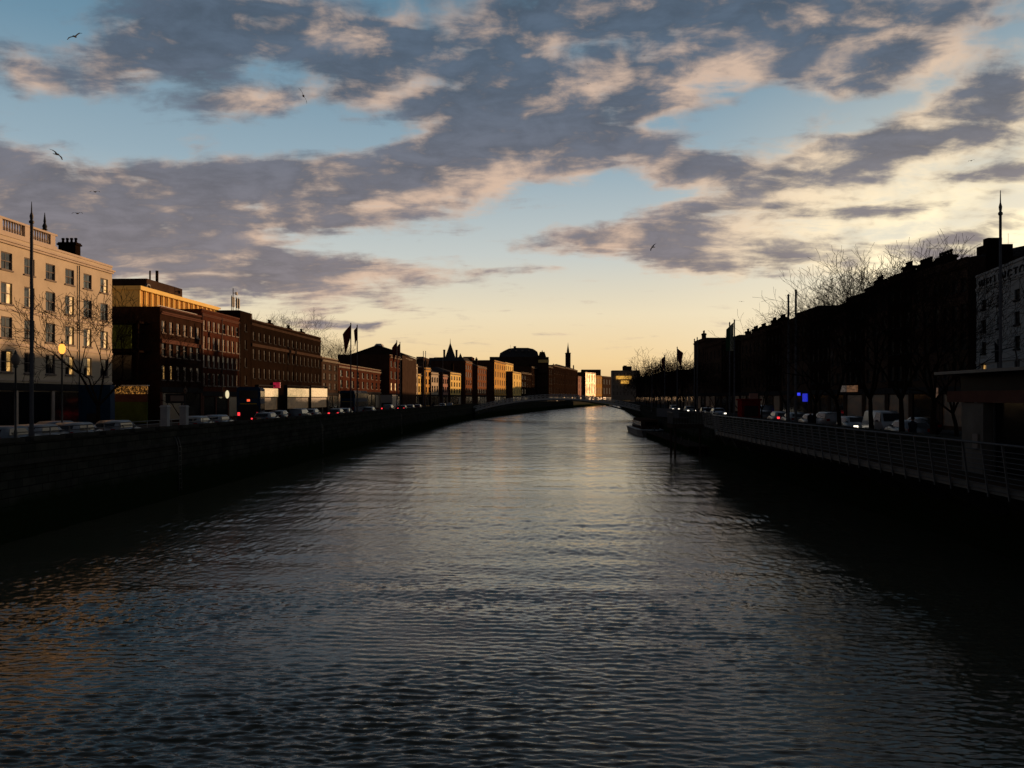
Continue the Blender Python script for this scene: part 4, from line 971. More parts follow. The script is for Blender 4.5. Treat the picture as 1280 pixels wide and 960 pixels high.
mb = MB(); mb.box(18.5, 20.6, 153.8, 153.95, 1.9, 2.5); build(mb, 'windscreen', M['blackglass'], cb_)
mb = MB(); mb.tube([(17.4, 150.3, 1.15), (17.4, 150.3, 1.95)], .06, 6); mb.tube([(19.5, 148.4, 1.15), (19.5, 148.4, 1.7)], .1, 6); mb.tube([(17.4, 150.3, 1.9), (17.0, 154, 1.9), (17.0, 172, 1.9)], .03, 5); build(mb, 'rail', M['steel'], bt)

# red kiosk and dark kiosk
kk = thing('red_kiosk', 'small dark red kiosk with a box sign on top by the right quay', 'kiosk', (atX(936, 21.6).x, atX(936, 21.6).y, STREET))
mb = MB(); mb.box(-.95, .95, -1, 1, 0, 2.75); build(mb, 'cabin', M['redpaint'], kk)
mb = MB(); mb.box(-1.08, 1.08, -1.12, 1.12, 2.751, 2.92); build(mb, 'roof', M['redpaint'], kk)
mb = MB(); mb.box(0, .9, -.3, -.1, 2.93, 3.5); build(mb, 'box_sign', M['pinkr'], kk)
mb = MB(); mb.box(-.7, .7, -1.06, -1.01, 1.1, 2.2); build(mb, 'hatch', M['darkframe'], kk)
kb = thing('boardwalk_kiosk', 'dark flat-roofed kiosk with reddish band and black shutters on the near boardwalk', 'kiosk', (0, 0, 0))
mb = MB(); mb.box(17.7, 20.35, 22, 33.6, DZ+.002, 6.75); build(mb, 'shutter_wall', M['blackglass'], kb)
mb = MB()
for k in range(5): mb.box(17.62, 17.69, 22.2+k*2.8, 22.3+k*2.8, DZ+.01, 6.74)
build(mb, 'shutter_posts', M['iron'], kb)
mb = MB(); mb.box(17.3, 20.4, 33.61, 35.3, DZ+.002, 6.74); build(mb, 'end_pier', M['stone'], kb)
mb = MB(); mb.box(17.22, 20.42, 21.9, 36.4, 6.76, 7.22); build(mb, 'fascia', M['brownband'], kb)
mb = MB(); mb.box(17.6, 20.3, 22, 36.0, 7.23, 7.92); build(mb, 'clerestory', M['dullglass'], kb)
mb = MB(); mb.box(16.9, 20.8, 21.5, 36.9, 7.93, 8.05); build(mb, 'roof', M['steel'], kb)
mb = MB(); mb.box(17.22, 17.28, 33.9, 34.3, 4.9, 5.5); build(mb, 'notice', M['frame'], kb)
#@@STREET
# iron ladders let into the left quay wall
for k, y in enumerate((58, 96, 150)):
    t = thing('wall_ladder', ['iron ladder on the left quay wall, nearest one', 'iron ladder on the left quay wall near the twin flags', 'iron ladder on the left quay wall, farthest one'][k], 'ladder', (-25.75, y, 0), 0, 'ladders on the left quay wall')
    for dy in (-.22, .22): mb = MB(); mb.tube([(.12, dy, .4), (.05, dy, 3.5), (-.2, dy, 4.2)], .03, 6); build(mb, 'stile', M['iron'], t)
    for r_ in range(10): mb = MB(); mb.tube([(.11-.006*r_, -.22, .6+r_*.32), (.11-.006*r_, .22, .6+r_*.32)], .02, 5); build(mb, 'rung', M['iron'], t)
# ------------------------------------------------------------------ trees
def tree_mesh(seed, h=12.5, spread=.95, levels=6, tw=.017, r0=.018):
    rnd = random.Random(seed); tr = MB(); br = MB()
    def grow(p, d, ln, r, lv):
        pts = [p]; q = p.copy(); dd = d.copy(); nseg = 3 if lv < 4 else 2
        for i in range(nseg):
            dd = (dd+Vector((rnd.uniform(-1, 1), rnd.uniform(-1, 1), rnd.uniform(-.5, .9)))*(.13+.03*lv)).normalized()
            q = q+dd*ln/nseg; pts.append(q.copy())
        r1 = max(tw*.6, r*.62)
        (tr if lv == 0 else br).tube(pts, [r+(r1-r)*i/nseg for i in range(nseg+1)], 8 if lv == 0 else (5 if lv < 3 else 3), cap=False)
        if lv >= levels: return
        nb = 3 if lv in (0, 1) else rnd.choice((2, 3, 3) if lv < 4 else (2, 2, 3))
        if lv == 0: nb = 4
        for k in range(nb):
            ax = dd.orthogonal().normalized(); ax.rotate(Matrix.Rotation(2*math.pi*(k+rnd.random()*.6)/nb, 3, dd))
            an = rnd.uniform(.35, .75)*spread if lv else rnd.uniform(.3, .62)*spread
            nd = (dd*math.cos(an)+ax*math.sin(an)+Vector((0, 0, .05))).normalized()
            st = q if (k == 0 or lv == 0) else pts[rnd.choice((-1, -2))]
            grow(st.copy(), nd, ln*rnd.uniform(.66, .88) if lv else h*.27*rnd.uniform(.85, 1.15), r1*(.88 if k == 0 else .74), lv+1)
    grow(Vector((0, 0, 0)), Vector((0, 0, 1)), h*.26, h*r0, 0)
    return tr.mesh('trunk', M['bark']), br.mesh('crown', M['bark'])
TM = [tree_mesh(s, levels=7, tw=.019, spread=1.1) for s in (3, 11, 27, 42)]
G1 = 'bare street trees on the left quay'; G2 = 'bare street trees on the right quay'
TB = [tree_mesh(s, levels=6, tw=.045, spread=1.15) for s in (5, 19)]
def tree(k, x, y, s, rz, label, group, z=STREET, meshes=None):
    if group == G2: s *= .94
    t = thing('bare_tree', label, 'tree', (x, y, z), rz, group); mm = (meshes or TM)[k % len(meshes or TM)]
    link('trunk', mm[0], t); link('crown', mm[1], t); t.scale = (s, s, s); return t
G1 = 'bare street trees on the left quay'; G2 = 'bare street trees on the right quay'
TN = [tree_mesh(8, levels=7, tw=.030, spread=1.15, r0=.021)]
p = atX(124, -31.5); tree(0, p.x, p.y, .76, 2.6, 'leafless tree in front of the cream corner building', G1, meshes=TN)
p = atX(205, -30.5); tree(2, p.x, p.y+3, .42, 2.2, 'small leafless tree beside the pale pillars', G1)
for k, (px, x, s) in enumerate(((352, -62, 1.75), (404, -58, 1.45), (419, -58, 1.25))):
    p = atX(px, x); tree(k+1, p.x, p.y, s, k*1.3, ['bare treetop rising behind the long dark block', 'bare tree at the end of the long dark block', 'smaller bare tree just left of the flag poles'][k], 'bare trees behind the left quay')
tl = [(1197, 24, .70, 'small leafless tree in front of the pale hotel'), (1166, 22.5, .90, 'tall leafless tree whose branches reach above the five chimney pots'),
      (1127, 22.5, .95, 'tall leafless tree left of the highest one on the right quay'), (1090, 22.5, .96, 'leafless tree in front of the four-pot chimney house'),
      (1050, 22.5, .95, 'wide leafless tree glowing against the yellow sky'), (1018, 22.8, .82, 'leafless tree just right of the paired poles'),
      (984, 23, .74, 'leafless tree behind the paired bare poles'), (952, 23, .58, 'lower leafless tree right of the pale banner'), (925, 23.3, .5, 'low leafless tree near the red kiosk'), (893, 23.6, .5, 'low leafless tree left of the pale banner')]
for k, (px, x, s, lb) in enumerate(tl):
    p = atX(px, x); tree(k, p.x, p.y, s, k*1.7+.3, lb, G2)
fart = [(868, 26, .9), (855, 28, .85), (846, 26, 1.0), (835, 28, 1.0), (826, 30, 1.1), (817, 29, 1.2), (808, 31, 1.1), (800, 33, 1.0), (838, 33, 1.1), (820, 36, 1.25), (795, 36, .95), (850, 31, 1.0), (811, 34, 1.2)]
fl = ['bare tree first beyond the last tall dark house', 'low bare tree behind the single dark flag', 'bare tree under the dark flag tip', 'bare tree between the two far flags', 'tall bare tree left of the far flags', 'rounded bare tree near the middle of the far clump', 'bare tree over the bridge end, second from left', 'leftmost bare tree of the far clump beside the golden bands',
      'bare tree behind the far flags', 'tallest bare tree at the back of the far clump', 'short bare tree next to the far office block', 'bare tree behind the moored boat', 'broad bare tree above the gangway']
for k, (px, x, s) in enumerate(fart):
    p = atX(px, x); tree(k, p.x, p.y, s*.86, k*2.1, fl[k], 'bare trees beyond the right row', meshes=TB)

# ------------------------------------------------------------------ poles, flags, lamps
def pole(px, x, ytop, label, r=.09, group='tall banner poles on the quays', name='flag_pole', spike=False):
    p = atX(px, x); z = zof(p, ytop)-STREET; t = thing(name, label, 'pole', (p.x, p.y, STREET), 0, group)
    zz = z-1.2 if spike else z-.25
    mb = MB(); mb.tube([(0, 0, 0), (0, 0, 1.2), (0, 0, 1.25), (0, 0, zz)], [r*1.5, r*1.5, r*1.1, r*.8], 10); build(mb, 'shaft', M['poleg'], t)
    mb = MB()
    if spike: mb.lathe([(r*.8, zz+.001), (r*1.35, zz+.06), (r*1.35, zz+.14), (r*.7, zz+.2), (r*1.05, zz+.42), (r*.4, zz+.62), (.015, z)], 10)
    else: mb.lathe([(r*.8, zz+.001), (r*1.2, zz+.08), (r*.6, zz+.16), (.01, z)], 8)
    build(mb, 'finial', M['iron'], t)
    mb = MB(); mb.lathe([(r*2.4, 0), (r*2.4, .25), (r*1.7, .4), (r*1.55, .42)], 10); build(mb, 'base', M['iron'], t)
    return p, z
def flag(p, z, label, mat, drop=3.6, w=1.3, dirx=-1, seed=0, mat2=None):
    rnd = random.Random(seed); nu, nv = 8, 12; mb = MB(); ph = rnd.random()*6
    def P(u, v, o=0): 
        # limp cloth: hoist stays on the pole, fly end droops
        x = dirx*(.06+w*u*(1-.35*v)); zz = -v*1.9 - u*(drop-1.9)*(.55+.45*v); yy = .16*math.sin(u*7+v*2.2+ph)*u+o
        return (x, yy, zz)
    for i in range(nu):
        mb.cur = 1 if (mat2 and i < nu*.4) else 0
        for j in range(nv):
            a = [(i/nu, j/nv), ((i+1)/nu, j/nv), ((i+1)/nu, (j+1)/nv), (i/nu, (j+1)/nv)]
            mb.quad(*[P(u, v) for u, v in a]); mb.quad(*[P(u, v, .012) for u, v in reversed(a)])
    o = build(mb, 'flag', [mat, mat2 or mat], None, (p.x, p.y, STREET+z-.35)); tag(o, label, 'flag', 'flags on the quay poles'); return o
pole(39.5, -27.6, 252, 'tall grey pole with spiked finial in front of the cream building', r=.10, spike=True)
pole(1250.5, 21.6, 238, 'tall grey pole with spiked finial in front of the pale hotel', r=.075, spike=True)
p, z = pole(438.5, -27.6, 403, 'left pole of the nearer flagged pair on the left quay'); flag(p, z, 'long dark red flag hanging limp, largest on the left quay', M['flagred'], 4.3, 1.15, -1, 1)
p, z = pole(446.5, -27.6, 405.5, 'right pole of the nearer flagged pair on the left quay'); flag(p, z, 'narrow dark flag hanging close to its pole, beside the largest red flag', M['flagred'], 3.0, .45, -1, 2)
p, z = pole(496, -27.6, 425, 'left pole of the middle pair, in front of the brick house'); flag(p, z, 'dark red flag on the left of the middle pair of poles', M['flagred'], 3.9, .9, -1, 3)
p, z = pole(500, -27.6, 427, 'right pole of the middle pair, in front of the brick house'); flag(p, z, 'dark flag on the right of the middle pair of poles', M['flagred'], 3.2, .6, -1, 4)
pole(529.2, -27.4, 438.5, 'left pole of the farther pair before the sunlit orange house'); pole(532, -27.4, 438.5, 'right pole of the farther pair before the sunlit orange house')
pole(553.5, -26.8, 446, 'single thin pole below the church tower'); 
pole(985.5, 22, 367, 'left one of two bare poles side by side before the right row', r=.11); pole(994.8, 22, 361, 'right one of two bare poles side by side before the right row', r=.11)
p, z = pole(912, 22, 402, 'left pole carrying the pale banner'); p, z = pole(918, 22, 399, 'right pole carrying the pale banner'); 
mb = MB(); nu, nv = 8, 14
for i in range(nu):
    for j in range(nv):
        def PP(u, v, o=0): return (-.08-.88*u, .12*math.sin(u*5+v*4)+o, -.35-u*.85*(1-v)-v*(3.3))
        a = [(i/nu, j/nv), ((i+1)/nu, j/nv), ((i+1)/nu, (j+1)/nv), (i/nu, (j+1)/nv)]; mb.cur = 1 if i < 4 else 0
        mb.quad(*[PP(u, v) for u, v in a]); mb.quad(*[PP(u, v, .012) for u, v in reversed(a)])
o = build(mb, 'banner', [M['flaggreen'], M['flagwhite']], None, (p.x, p.y, STREET+z)); tag(o, 'long green and pale banner hanging between two poles on the right quay', 'banner')
pole(868, 22, 423, 'left pole of the pair at the last tall dark house'); pole(871.5, 22, 421, 'right pole of the pair at the last tall dark house')
p, z = pole(846.5, 22.2, 433, 'pole with one dark flag above the far trees'); flag(p, z, 'dark flag hanging above the far trees', M['flagred'], 3.2, .9, 1, 6)
p, z = pole(831, 22.6, 443, 'farther pole with a small dark flag among tree tops'); flag(p, z, 'small dark flag among the far tree tops', M['flagred'], 2.8, .6, -1, 7)
pole(815, 23, 452, 'last thin pole in front of the far trees')
def lamp(px, x, yl, label, on):
    p = atX(px, x); z = zof(p, yl)-STREET; t = thing('street_lamp', label, 'street lamp', (p.x, p.y, STREET), 0, 'street lamps')
    mb = MB(); mb.lathe([(.2, 0), (.2, .3), (.12, .5), (.09, 1.2), (.06, 1.3), (.05, z-.4), (.14, z-.34), (.1, z-.28)], 10); build(mb, 'post', M['iron'], t)
    mb = MB(); mb.lathe([(.08, z-.27), (.17, z-.16), (.215, z+.02), (.2, z+.2), (.12, z+.34), (.03, z+.4)], 14); g = build(mb, 'globe', emit('lamp_glow', (1, .34, .05), 2.1) if on else M['frame'], t)
    mb = MB(); mb.lathe([(.12, z+.36), (.08, z+.42), (.02, z+.6)], 8); build(mb, 'cap', M['iron'], t)
lamp(77.5, -31, 437, 'street lamp with a glowing orange globe before the cream building', True)
lamp(19.5, -29.2, 451, 'unlit street lamp at the far left edge', False)
lamp(232, -41, 489, 'unlit street lamp beside the brown office block', False)
for px, x, yt, hl, lb in ((1040, 33, 445, 0, 'slim unlit street lamp before the middle of the right row'),):
    lamp(px, x, yt, lb, False)
# bent arm with pennant at right
p = atX(1270, 22.4); t = thing('pennant_post', 'dark crank-arm post with hanging pennant beside the pale hotel', 'post', (p.x, p.y, STREET))
zt = zof(p, 433)-STREET
mb = MB(); mb.tube([(.15, 0, 0), (.12, 0, zt-1.0), (-.05, 0, zt), (-1.15, 0, zt-.28)], .045, 6); build(mb, 'arm', M['iron'], t)
mb = MB(); mb.hexa([(-.98, -.01, zt-.75), (-.72, -.01, zt-.75), (-.72, .01, zt-.75), (-.98, .01, zt-.75), (-1.0, -.01, zt+.25), (-.74, -.01, zt-.1), (-.74, .01, zt-.1), (-1.0, .01, zt+.25)]); build(mb, 'pennant', M['cloth'], t)
# pillars and sign on the left parapet
for k, px in enumerate((206.5, 230)):
    p = atX(px, -26.6); t = thing('gate_pillar', ['left pale stone pillar rising from the quay parapet', 'right pale stone pillar rising from the quay parapet'][k], 'pillar', (p.x, p.y, STREET), 0, 'pair of pale pillars on the left parapet')
    zt = zof(p, 509)-STREET; mb = MB(); mb.box(-.24, .24, -.24, .24, 0, zt); build(mb, 'shaft', M['palepost'], t); mb = MB(); mb.frustum(-.3, .3, -.3, .3, zt+.001, zt+.14, .08, .08); build(mb, 'cap', M['palepost'], t)
p = atX(219, -29); t = thing('bus_stop_sign', 'dark framed pale panel sign standing behind the pale pillars', 'sign', (p.x, p.y, STREET)); zt = zof(p, 492)-STREET
mb = MB(); mb.box(-.75, .75, -.05, .05, zt-.75, zt); build(mb, 'frame', M['darkframe'], t); mb = MB(); mb.box(-.35, .7, -.07, -.052, zt-.6, zt-.15); build(mb, 'panel', M['frame'], t)
for sx in (-.6, .6): mb = MB(); mb.tube([(sx, 0, 0), (sx, 0, zt-.75)], .04, 6); build(mb, 'post', M['iron'], t)
t = thing('guard_rail', 'thin metal guard rail along the left river pavement', 'railing', (-29, 46, PAVE))
for zz in (.95, 1.2): mb = MB(); mb.tube([(0, 0, zz), (0, 30, zz)], .03, 6); build(mb, 'rail', M['steel'], t)
for k in range(16): mb = MB(); mb.tube([(0, k*2, 0), (0, k*2, 1.2)], .035, 6); build(mb, 'post', M['steel'], t)
# shop signs on the right bank
def shopsign(px0, px1, y0, y1, mat, label, name='shop_sign'):
    a, b = atX(px0, FRX-.35), atX(px1, FRX-.35); z0, z1 = zof(a, y1), zof(a, y0)
    mb = MB(); mb.box(0, .12, 0, a.y-b.y, 0, z1-z0); o = build(mb, name, mat, None, (FRX-.35, b.y, z0)); tag(o, label, 'sign'); return o
shopsign(1050, 1057, 482, 490, emit('sign_dim_white', (.9, .7, .6), .08, .8, 4), 'dim pale shop sign left of the orange one on the right bank')
shopsign(1058.5, 1071, 482, 490, emit('sign_orange', (1, .45, .2), .13, .6, 3), 'dim orange lit shop sign on the right bank')
shopsign(996, 999.5, 491, 494.5, emit('neon_blue', (.03, .05, 1), .9), 'small blue neon light on the right bank', 'neon_sign')
shopsign(1003, 1008.5, 492, 502, emit('neon_blue_dim', (.02, .04, 1), .55, .5, 6), 'tall blue neon strip on the right bank', 'neon_sign')
shopsign(1163, 1171, 485, 498, emit('poster_light', (1, .55, .35), .12, .8, 3), 'small lit poster panel beside the near kiosk', 'lit_poster')

# ------------------------------------------------------------------ vehicles
def wheel_mb(r=.31, w=.2):
    mb = MB(); mb.tube([(0, -w/2, 0), (0, w/2, 0)], r, 16); return mb
TYRE = wheel_mb().mesh('tyre', M['rubber']); hb = MB(); hb.tube([(0, -.115, 0), (0, .115, 0)], .19, 12); RIM = hb.mesh('rim', M['hub'])
def make_car(kind, paint, label, rear=None, front=None):
    """length along +Y (nose at +Y)"""
    t = thing('parked_car' if kind != 'van' else 'parked_van', label, 'car' if kind != 'van' else 'van', (0, 0, STREET), 0, 'cars on the quays')
    if kind == 'van': Lg, prof, top = 4.8, [(-2.4, .35), (-2.4, 1.05), (-2.32, 1.92), (-2.1, 2.0), (.95, 2.0), (1.25, 1.85), (1.75, 1.15), (2.3, 1.0), (2.4, .75), (2.4, .35)], 1.15
    elif kind == 'suv': Lg, prof, top = 4.5, [(-2.2, .4), (-2.22, 1.0), (-2.05, 1.58), (-1.8, 1.68), (.35, 1.68), (.75, 1.5), (1.15, 1.1), (2.0, .98), (2.22, .75), (2.22, .4)], 1.08
    else: Lg, prof, top = 4.1, [(-2.0, .3), (-2.05, .8), (-1.95, .95), (-1.55, 1.36), (-1.2, 1.45), (.2, 1.45), (.5, 1.36), (1.0, .96), (1.8, .84), (2.05, .62), (2.05, .3)], .93
    hw = .86
    def shell(pr, w0, taper, inset=0.):
        mb = MB(); n = len(pr); b = []
        for s in (-1, 1):
            b.append(len(mb.v)); mb.v += [(s*(w0-(taper*max(0, z-top))), y, z) for y, z in pr]
        for i in range(n):
            j = (i+1) % n; mb.f.append((b[0]+i, b[0]+j, b[1]+j, b[1]+i)); mb.mi.append(0); mb.sm.append(False)
        mb.f.append(tuple(b[0]+i for i in reversed(range(n)))); mb.f.append(tuple(b[1]+i for i in range(n))); mb.mi += [0, 0]; mb.sm += [False]*2
        return mb
    me = shell(prof, hw, .28).mesh('body', paint); bm = bmesh.new(); bm.from_mesh(me); bmesh.ops.bevel(bm, geom=bm.edges[:], offset=.05, segments=2, affect='EDGES', clamp_overlap=True); bmesh.ops.recalc_face_normals(bm, faces=bm.faces); bm.to_mesh(me); bm.free()
    for p_ in me.polygons: p_.use_smooth = True
    body = link('body', me, t)
    roofz = max(z for y, z in prof)
    # side windows, windscreen, rear window set just proud of the body
    zs0, zs1 = top+.04, roofz-.12
    def xw(z): return hw-.28*max(0, z-top)+.012
    ys = [y for y, z in prof if z > roofz-.02]; y0, y1 = min(ys), max(ys)
    if kind == 'van': y0 = .1
    for s in (-1, 1):
        mb = MB(); mb.quad((s*xw(zs0), y0-.12, zs0), (s*xw(zs0), y1+.42, zs0), (s*xw(zs1), y1+.02, zs1), (s*xw(zs1), y0+.05, zs1)); build(mb, 'side_window', M['blackglass'], t)
    fr = [(y, z) for y, z in prof if z > top and y > 0]; 
    fi = [(y, z) for y, z in prof if y > .0 and z >= top-.1]
    (ya, za), (yb, zb) = (fi[-3] if len(fi) > 2 else fi[0]), None or fi[-2] if len(fi) > 2 else fi[1]
    P0 = next((y, z) for y, z in reversed(prof) if z >= roofz-.2 and y > 0); P1 = next((y, z) for y, z in prof[::-1] if z > .9 and y > .5 and z < roofz-.25 and z >= top-.1) if True else None
    cand = [q for q in prof if q[0] > P0[0]]; P1 = cand[0]
    nrm_ = Vector((0, P0[1]-P1[1], P1[0]-P0[0])).normalized()*.02
    mb = MB(); lo = Vector((0, P1[0], P1[1])).lerp(Vector((0, P0[0], P0[1])), .08)+nrm_; hi = Vector((0, P1[0], P1[1])).lerp(Vector((0, P0[0], P0[1])), .95)+nrm_
    mb.quad((-hw+.14, lo.y, lo.z), (hw-.14, lo.y, lo.z), (hw-.24, hi.y, hi.z), (-hw+.24, hi.y, hi.z)); build(mb, 'windscreen', M['blackglass'], t)
    Q = sorted([q for q in prof if q[0] < -1.2 and q[1] > top-.05], key=lambda q: q[1]); Q0, Q1 = Q[0], Q[-2] if len(Q) > 2 else Q[-1]
    nr = Vector((0, -(Q1[1]-Q0[1]), (Q1[0]-Q0[0]))).normalized()*.02
    mb = MB(); mb.quad((hw-.16, Q0[0]+nr.y, Q0[1]+.06+nr.z), (-hw+.16, Q0[0]+nr.y, Q0[1]+.06+nr.z), (-hw+.26, Q1[0]+nr.y, Q1[1]-.04+nr.z), (hw-.26, Q1[0]+nr.y, Q1[1]-.04+nr.z)); build(mb, 'rear_window', M['blackglass'], t)
    for s in (-1, 1):
        mb = MB(); yr = prof[0][0]-.02; zr = .78 if kind == 'car' else .98; mb.box(s*.66-.14, s*.66+.14, yr-.03, yr+.05, zr-.11, zr+.11); build(mb, 'tail_light', rear or M['reddull'], t)
        mb = MB(); yf = prof[-1][0]; zf = .64 if kind == 'car' else .78; mb.box(s*.62-.17, s*.62+.17, yf-.1, yf+.03, zf-.09, zf+.09); build(mb, 'headlight', front or M['headdull'], t)
        for y in (-Lg*.31, Lg*.32):
            w_ = link('wheel', TYRE, t, (s*(hw-.09), y, .31)); w_.rotation_euler = (0, 0, R(90)); link('rim', RIM, w_)
        mb = MB(); mb.box(s*(hw+.02)-.09, s*(hw+.02)+.09, .62, .74, top+.02, top+.16); build(mb, 'mirror', paint, t)
    mb = MB(); mb.box(-.26, .26, prof[0][0]-.045, prof[0][0]-.02, .5, .62); build(mb, 'number_plate', M['frame'], t)
    return t
pr = {}
def car(kind, ci, x, y, rz, label, lights=None, group='cars on the quays'):
    key = (kind, ci, lights)
    if key not in pr:
        t = make_car(kind, CARP[ci], label, M['redlamp'] if lights == 'rear' else None, M['headlamp'] if lights == 'front' else None)
        pr[key] = t; t.location = (x, y, STREET); t.rotation_euler = (0, 0, rz); t['group'] = group; return t
    return dup(pr[key], (x, y, STREET), rz, label, group)
GL = 'cars along the left quay'; GR = 'cars along the right quay'
cl = [('car', 0, 12, -30.3, 0, 'silver car at the left edge behind the parapet', None), ('car', 1, 52, -30.5, 0, 'pale car by the foot of the tall left pole', None), ('car', 3, 75, -33.3, 0, 'blue-grey car beneath the glowing lamp', 'rear'),
 ('car', 1, 98, -30.3, 0, 'white car left of the leafless tree', None), ('car', 1, 148, -30.2, 0, 'white car just right of the leafless tree', None), ('car', 0, 247, -30.4, 0, 'silver hatchback right of the pale pillars', None),
 ('car', 3, 273, -30.4, 0, 'blue-grey hatchback left of the lit-tailed bus', None), ('car', 0, 334, -30.4, 0, 'silver car directly right of the bus', None), ('car', 5, 350, -33.5, 0, 'dark grey car under the first bright shop panel', None),
 ('suv', 5, 375, -30.4, 0, 'dark estate car with pale roof below the second bright panel', None), ('car', 1, 390, -33.5, 0, 'white car at the gap between bright panels', None), ('car', 2, 421, -30.4, 0, 'black car with red tail lights below the flag poles', 'rear'),
 ('car', 0, 432, -30.4, 0, 'silver car with the red flag above it', None), ('van', 1, 452, -33.4, 0, 'white van parked below the twin flags', None), ('car', 5, 462, -30.3, 0, 'dark grey car ahead of the white van', None),
 ('suv', 0, 486, -30.3, 0, 'silver car under the middle pair of poles', None), ('car', 2, 503, -30.3, 0, 'black car with glowing red tail lights beyond the middle poles', 'rear'), ('car', 1, 513, -30.2, 0, 'white car near the stone house', None),
 ('car', 4, 522, -29.9, 0, 'dark red car before the pale yellow house', None), ('car', 1, 553, -28.5, 0, 'white car near the left end of the footbridge', 'front'), ('car', 0, 562, -28, 0, 'silver car by the left end of the footbridge', 'front')]
for kd, ci, px, x, rz, lb, li in cl:
    p = atX(px, x); car(kd, ci, p.x, p.y, rz if li != 'front' else math.pi, lb, li, GL)
cr_ = [('car', 5, 953, 27.5, 'dark grey car behind the red kiosk', None, 0), ('van', 0, 955, 31, 'silver van right of the red kiosk', 'rear', 0), ('car', 0, 974, 27, 'silver car with bright tail lights by the bare poles', 'rear', 0), ('car', 1, 992, 27, 'white car behind the bare poles', None, 0),
 ('car', 1, 1016, 26.6, 'white car left of the middle trunk', None, 0), ('suv', 1, 1034, 27, 'pale tall car right of the middle trunk', None, 0), ('car', 0, 1068, 26.5, 'silver car with a glowing headlight facing the river bridge', 'front', math.pi),
 ('van', 1, 1105, 27, 'white van parked left of the big right trunk', None, math.pi), ('car', 0, 1134, 26, 'silver car right of the big right trunk', None, 0), ('car', 2, 1150, 31, 'black car by the shops near the kiosk', None, 0),
 ('car', 1, 884, 26.5, 'white car left of the red kiosk', 'front', math.pi), ('car', 3, 898, 27, 'blue-grey car with headlights left of the red kiosk', 'front', math.pi), ('car', 0, 862, 27.5, 'silver car beyond the landing stage', 'front', math.pi), ('car', 1, 843, 28, 'white car under the dark flag', 'front', math.pi)]
for kd, ci, px, x, lb, li, rz in cr_:
    p = atX(px, x); car(kd, ci, p.x, p.y, rz, lb, li, GR)
def bus(px, Y, x, label, lights=True, rz=0.):
    t = thing('double_decker_bus', label, 'bus', (x, Y, STREET), rz, 'double-decker buses on the left quay'); Lb, hw = 10.6, 1.26
    mb = MB(); mb.box(-hw, hw, 0, Lb, .35, 4.25); me = mb.mesh('body', M['bluebus']); bm = bmesh.new(); bm.from_mesh(me); bmesh.ops.bevel(bm, geom=bm.edges[:], offset=.14, segments=3, affect='EDGES'); bm.to_mesh(me); bm.free(); link('body', me, t)
    mb = MB(); mb.box(-1.0, 1.0, -.02, .05, 2.95, 3.85); build(mb, 'rear_window', M['blackglass'], t)
    mb = MB(); mb.box(-1.1, 1.1, -.025, .05, .5, 2.2); build(mb, 'engine_cover', M['darkframe'], t)
    mb = MB(); mb.box(-.9, .9, -.03, .05, 2.3, 2.42); build(mb, 'yellow_stripe', M['yellowpaint'], t)
    for s in (-1, 1):
        for z0, z1 in ((1.5, 2.35), (2.95, 3.8)):
            mb = MB(); mb.box(s*hw-.02, s*hw+.02, .5, Lb-.4, z0, z1); build(mb, 'side_windows', M['blackglass'], t)
        mb = MB(); mb.box(s*1.02-.13, s*1.02+.13, -.06, .02, 1.05, 1.4); build(mb, 'tail_light', M['redlamp'] if lights else M['reddull'], t)
        mb = MB(); mb.box(s*.9-.15, s*.9+.15, Lb-.02, Lb+.03, .7, 1.0); build(mb, 'headlight', M['headdull'], t)
        for y in (2.6, 8.2):
            w_ = link('wheel', TYRE, t, (s*(hw-.16), y, .48)); w_.rotation_euler = (0, 0, R(90)); w_.scale = (1.55, 1.3, 1.55)
    mb = MB(); mb.box(-1.05, 1.05, Lb-.05, Lb+.02, 1.2, 3.8); build(mb, 'windscreen', M['blackglass'], t)
    if lights:
        mb = MB(); mb.box(-.16, .16, -.05, .0, 2.62, 2.86); build(mb, 'route_light', emit('amber_light', (1, .12, .04), 1.2), t)
        mb = MB(); mb.box(.28, .44, -.05, 0, .62, .78); build(mb, 'brake_light', M['redlamp'], t)
    return t
bus(305, 92, (306-680)/F*92, 'blue double-decker bus seen from behind with glowing red tail lights', rz=R(16))
p = atX(118, -40.2); t = thing('hoarding', 'tall blue hoarding half hidden behind the leafless tree', 'hoarding', (p.x, p.y, PAVE)); zt = zof(p, 481)-PAVE
mb = MB(); mb.box(-1.45, 1.45, 0, .8, .12, zt); build(mb, 'panel', M['bluebus'], t); mb = MB(); mb.box(-1.5, 1.5, -.05, .85, 0, .119); build(mb, 'base', M['darkframe'], t)
mb = MB(); mb.box(-.7, .5, -.02, -.003, .7, 1.5); build(mb, 'poster', M['darkframe'], t)
bus(432, 141, (432-680)/F*141, 'distant dark blue double-decker bus left of the flag poles', False)
# box truck
t = thing('box_truck', 'white box truck with its pale rear catching light, below the gabled market roof', 'truck', ((482-680)/F*170, 170, STREET))
mb = MB(); mb.box(-1.2, 1.2, 0, 6, .9, 3.6); build(mb, 'cargo_box', CARP[1], t); mb = MB(); mb.box(-1.1, 1.1, 6.1, 8, .5, 2.6); build(mb, 'cab', CARP[1], t)
mb = MB(); mb.box(-1.05, 1.05, -.03, .02, 1.0, 2.0); build(mb, 'rear_door', M['darkframe'], t)
for s in (-1, 1):
    for y in (1.4, 7): w_ = link('wheel', TYRE, t, (s*1.0, y, .46)); w_.rotation_euler = (0, 0, R(90)); w_.scale = (1.5, 1.2, 1.5)
    mb = MB(); mb.box(s*.95-.12, s*.95+.12, -.05, .0, .7, .95); build(mb, 'tail_light', M['redlamp'], t)

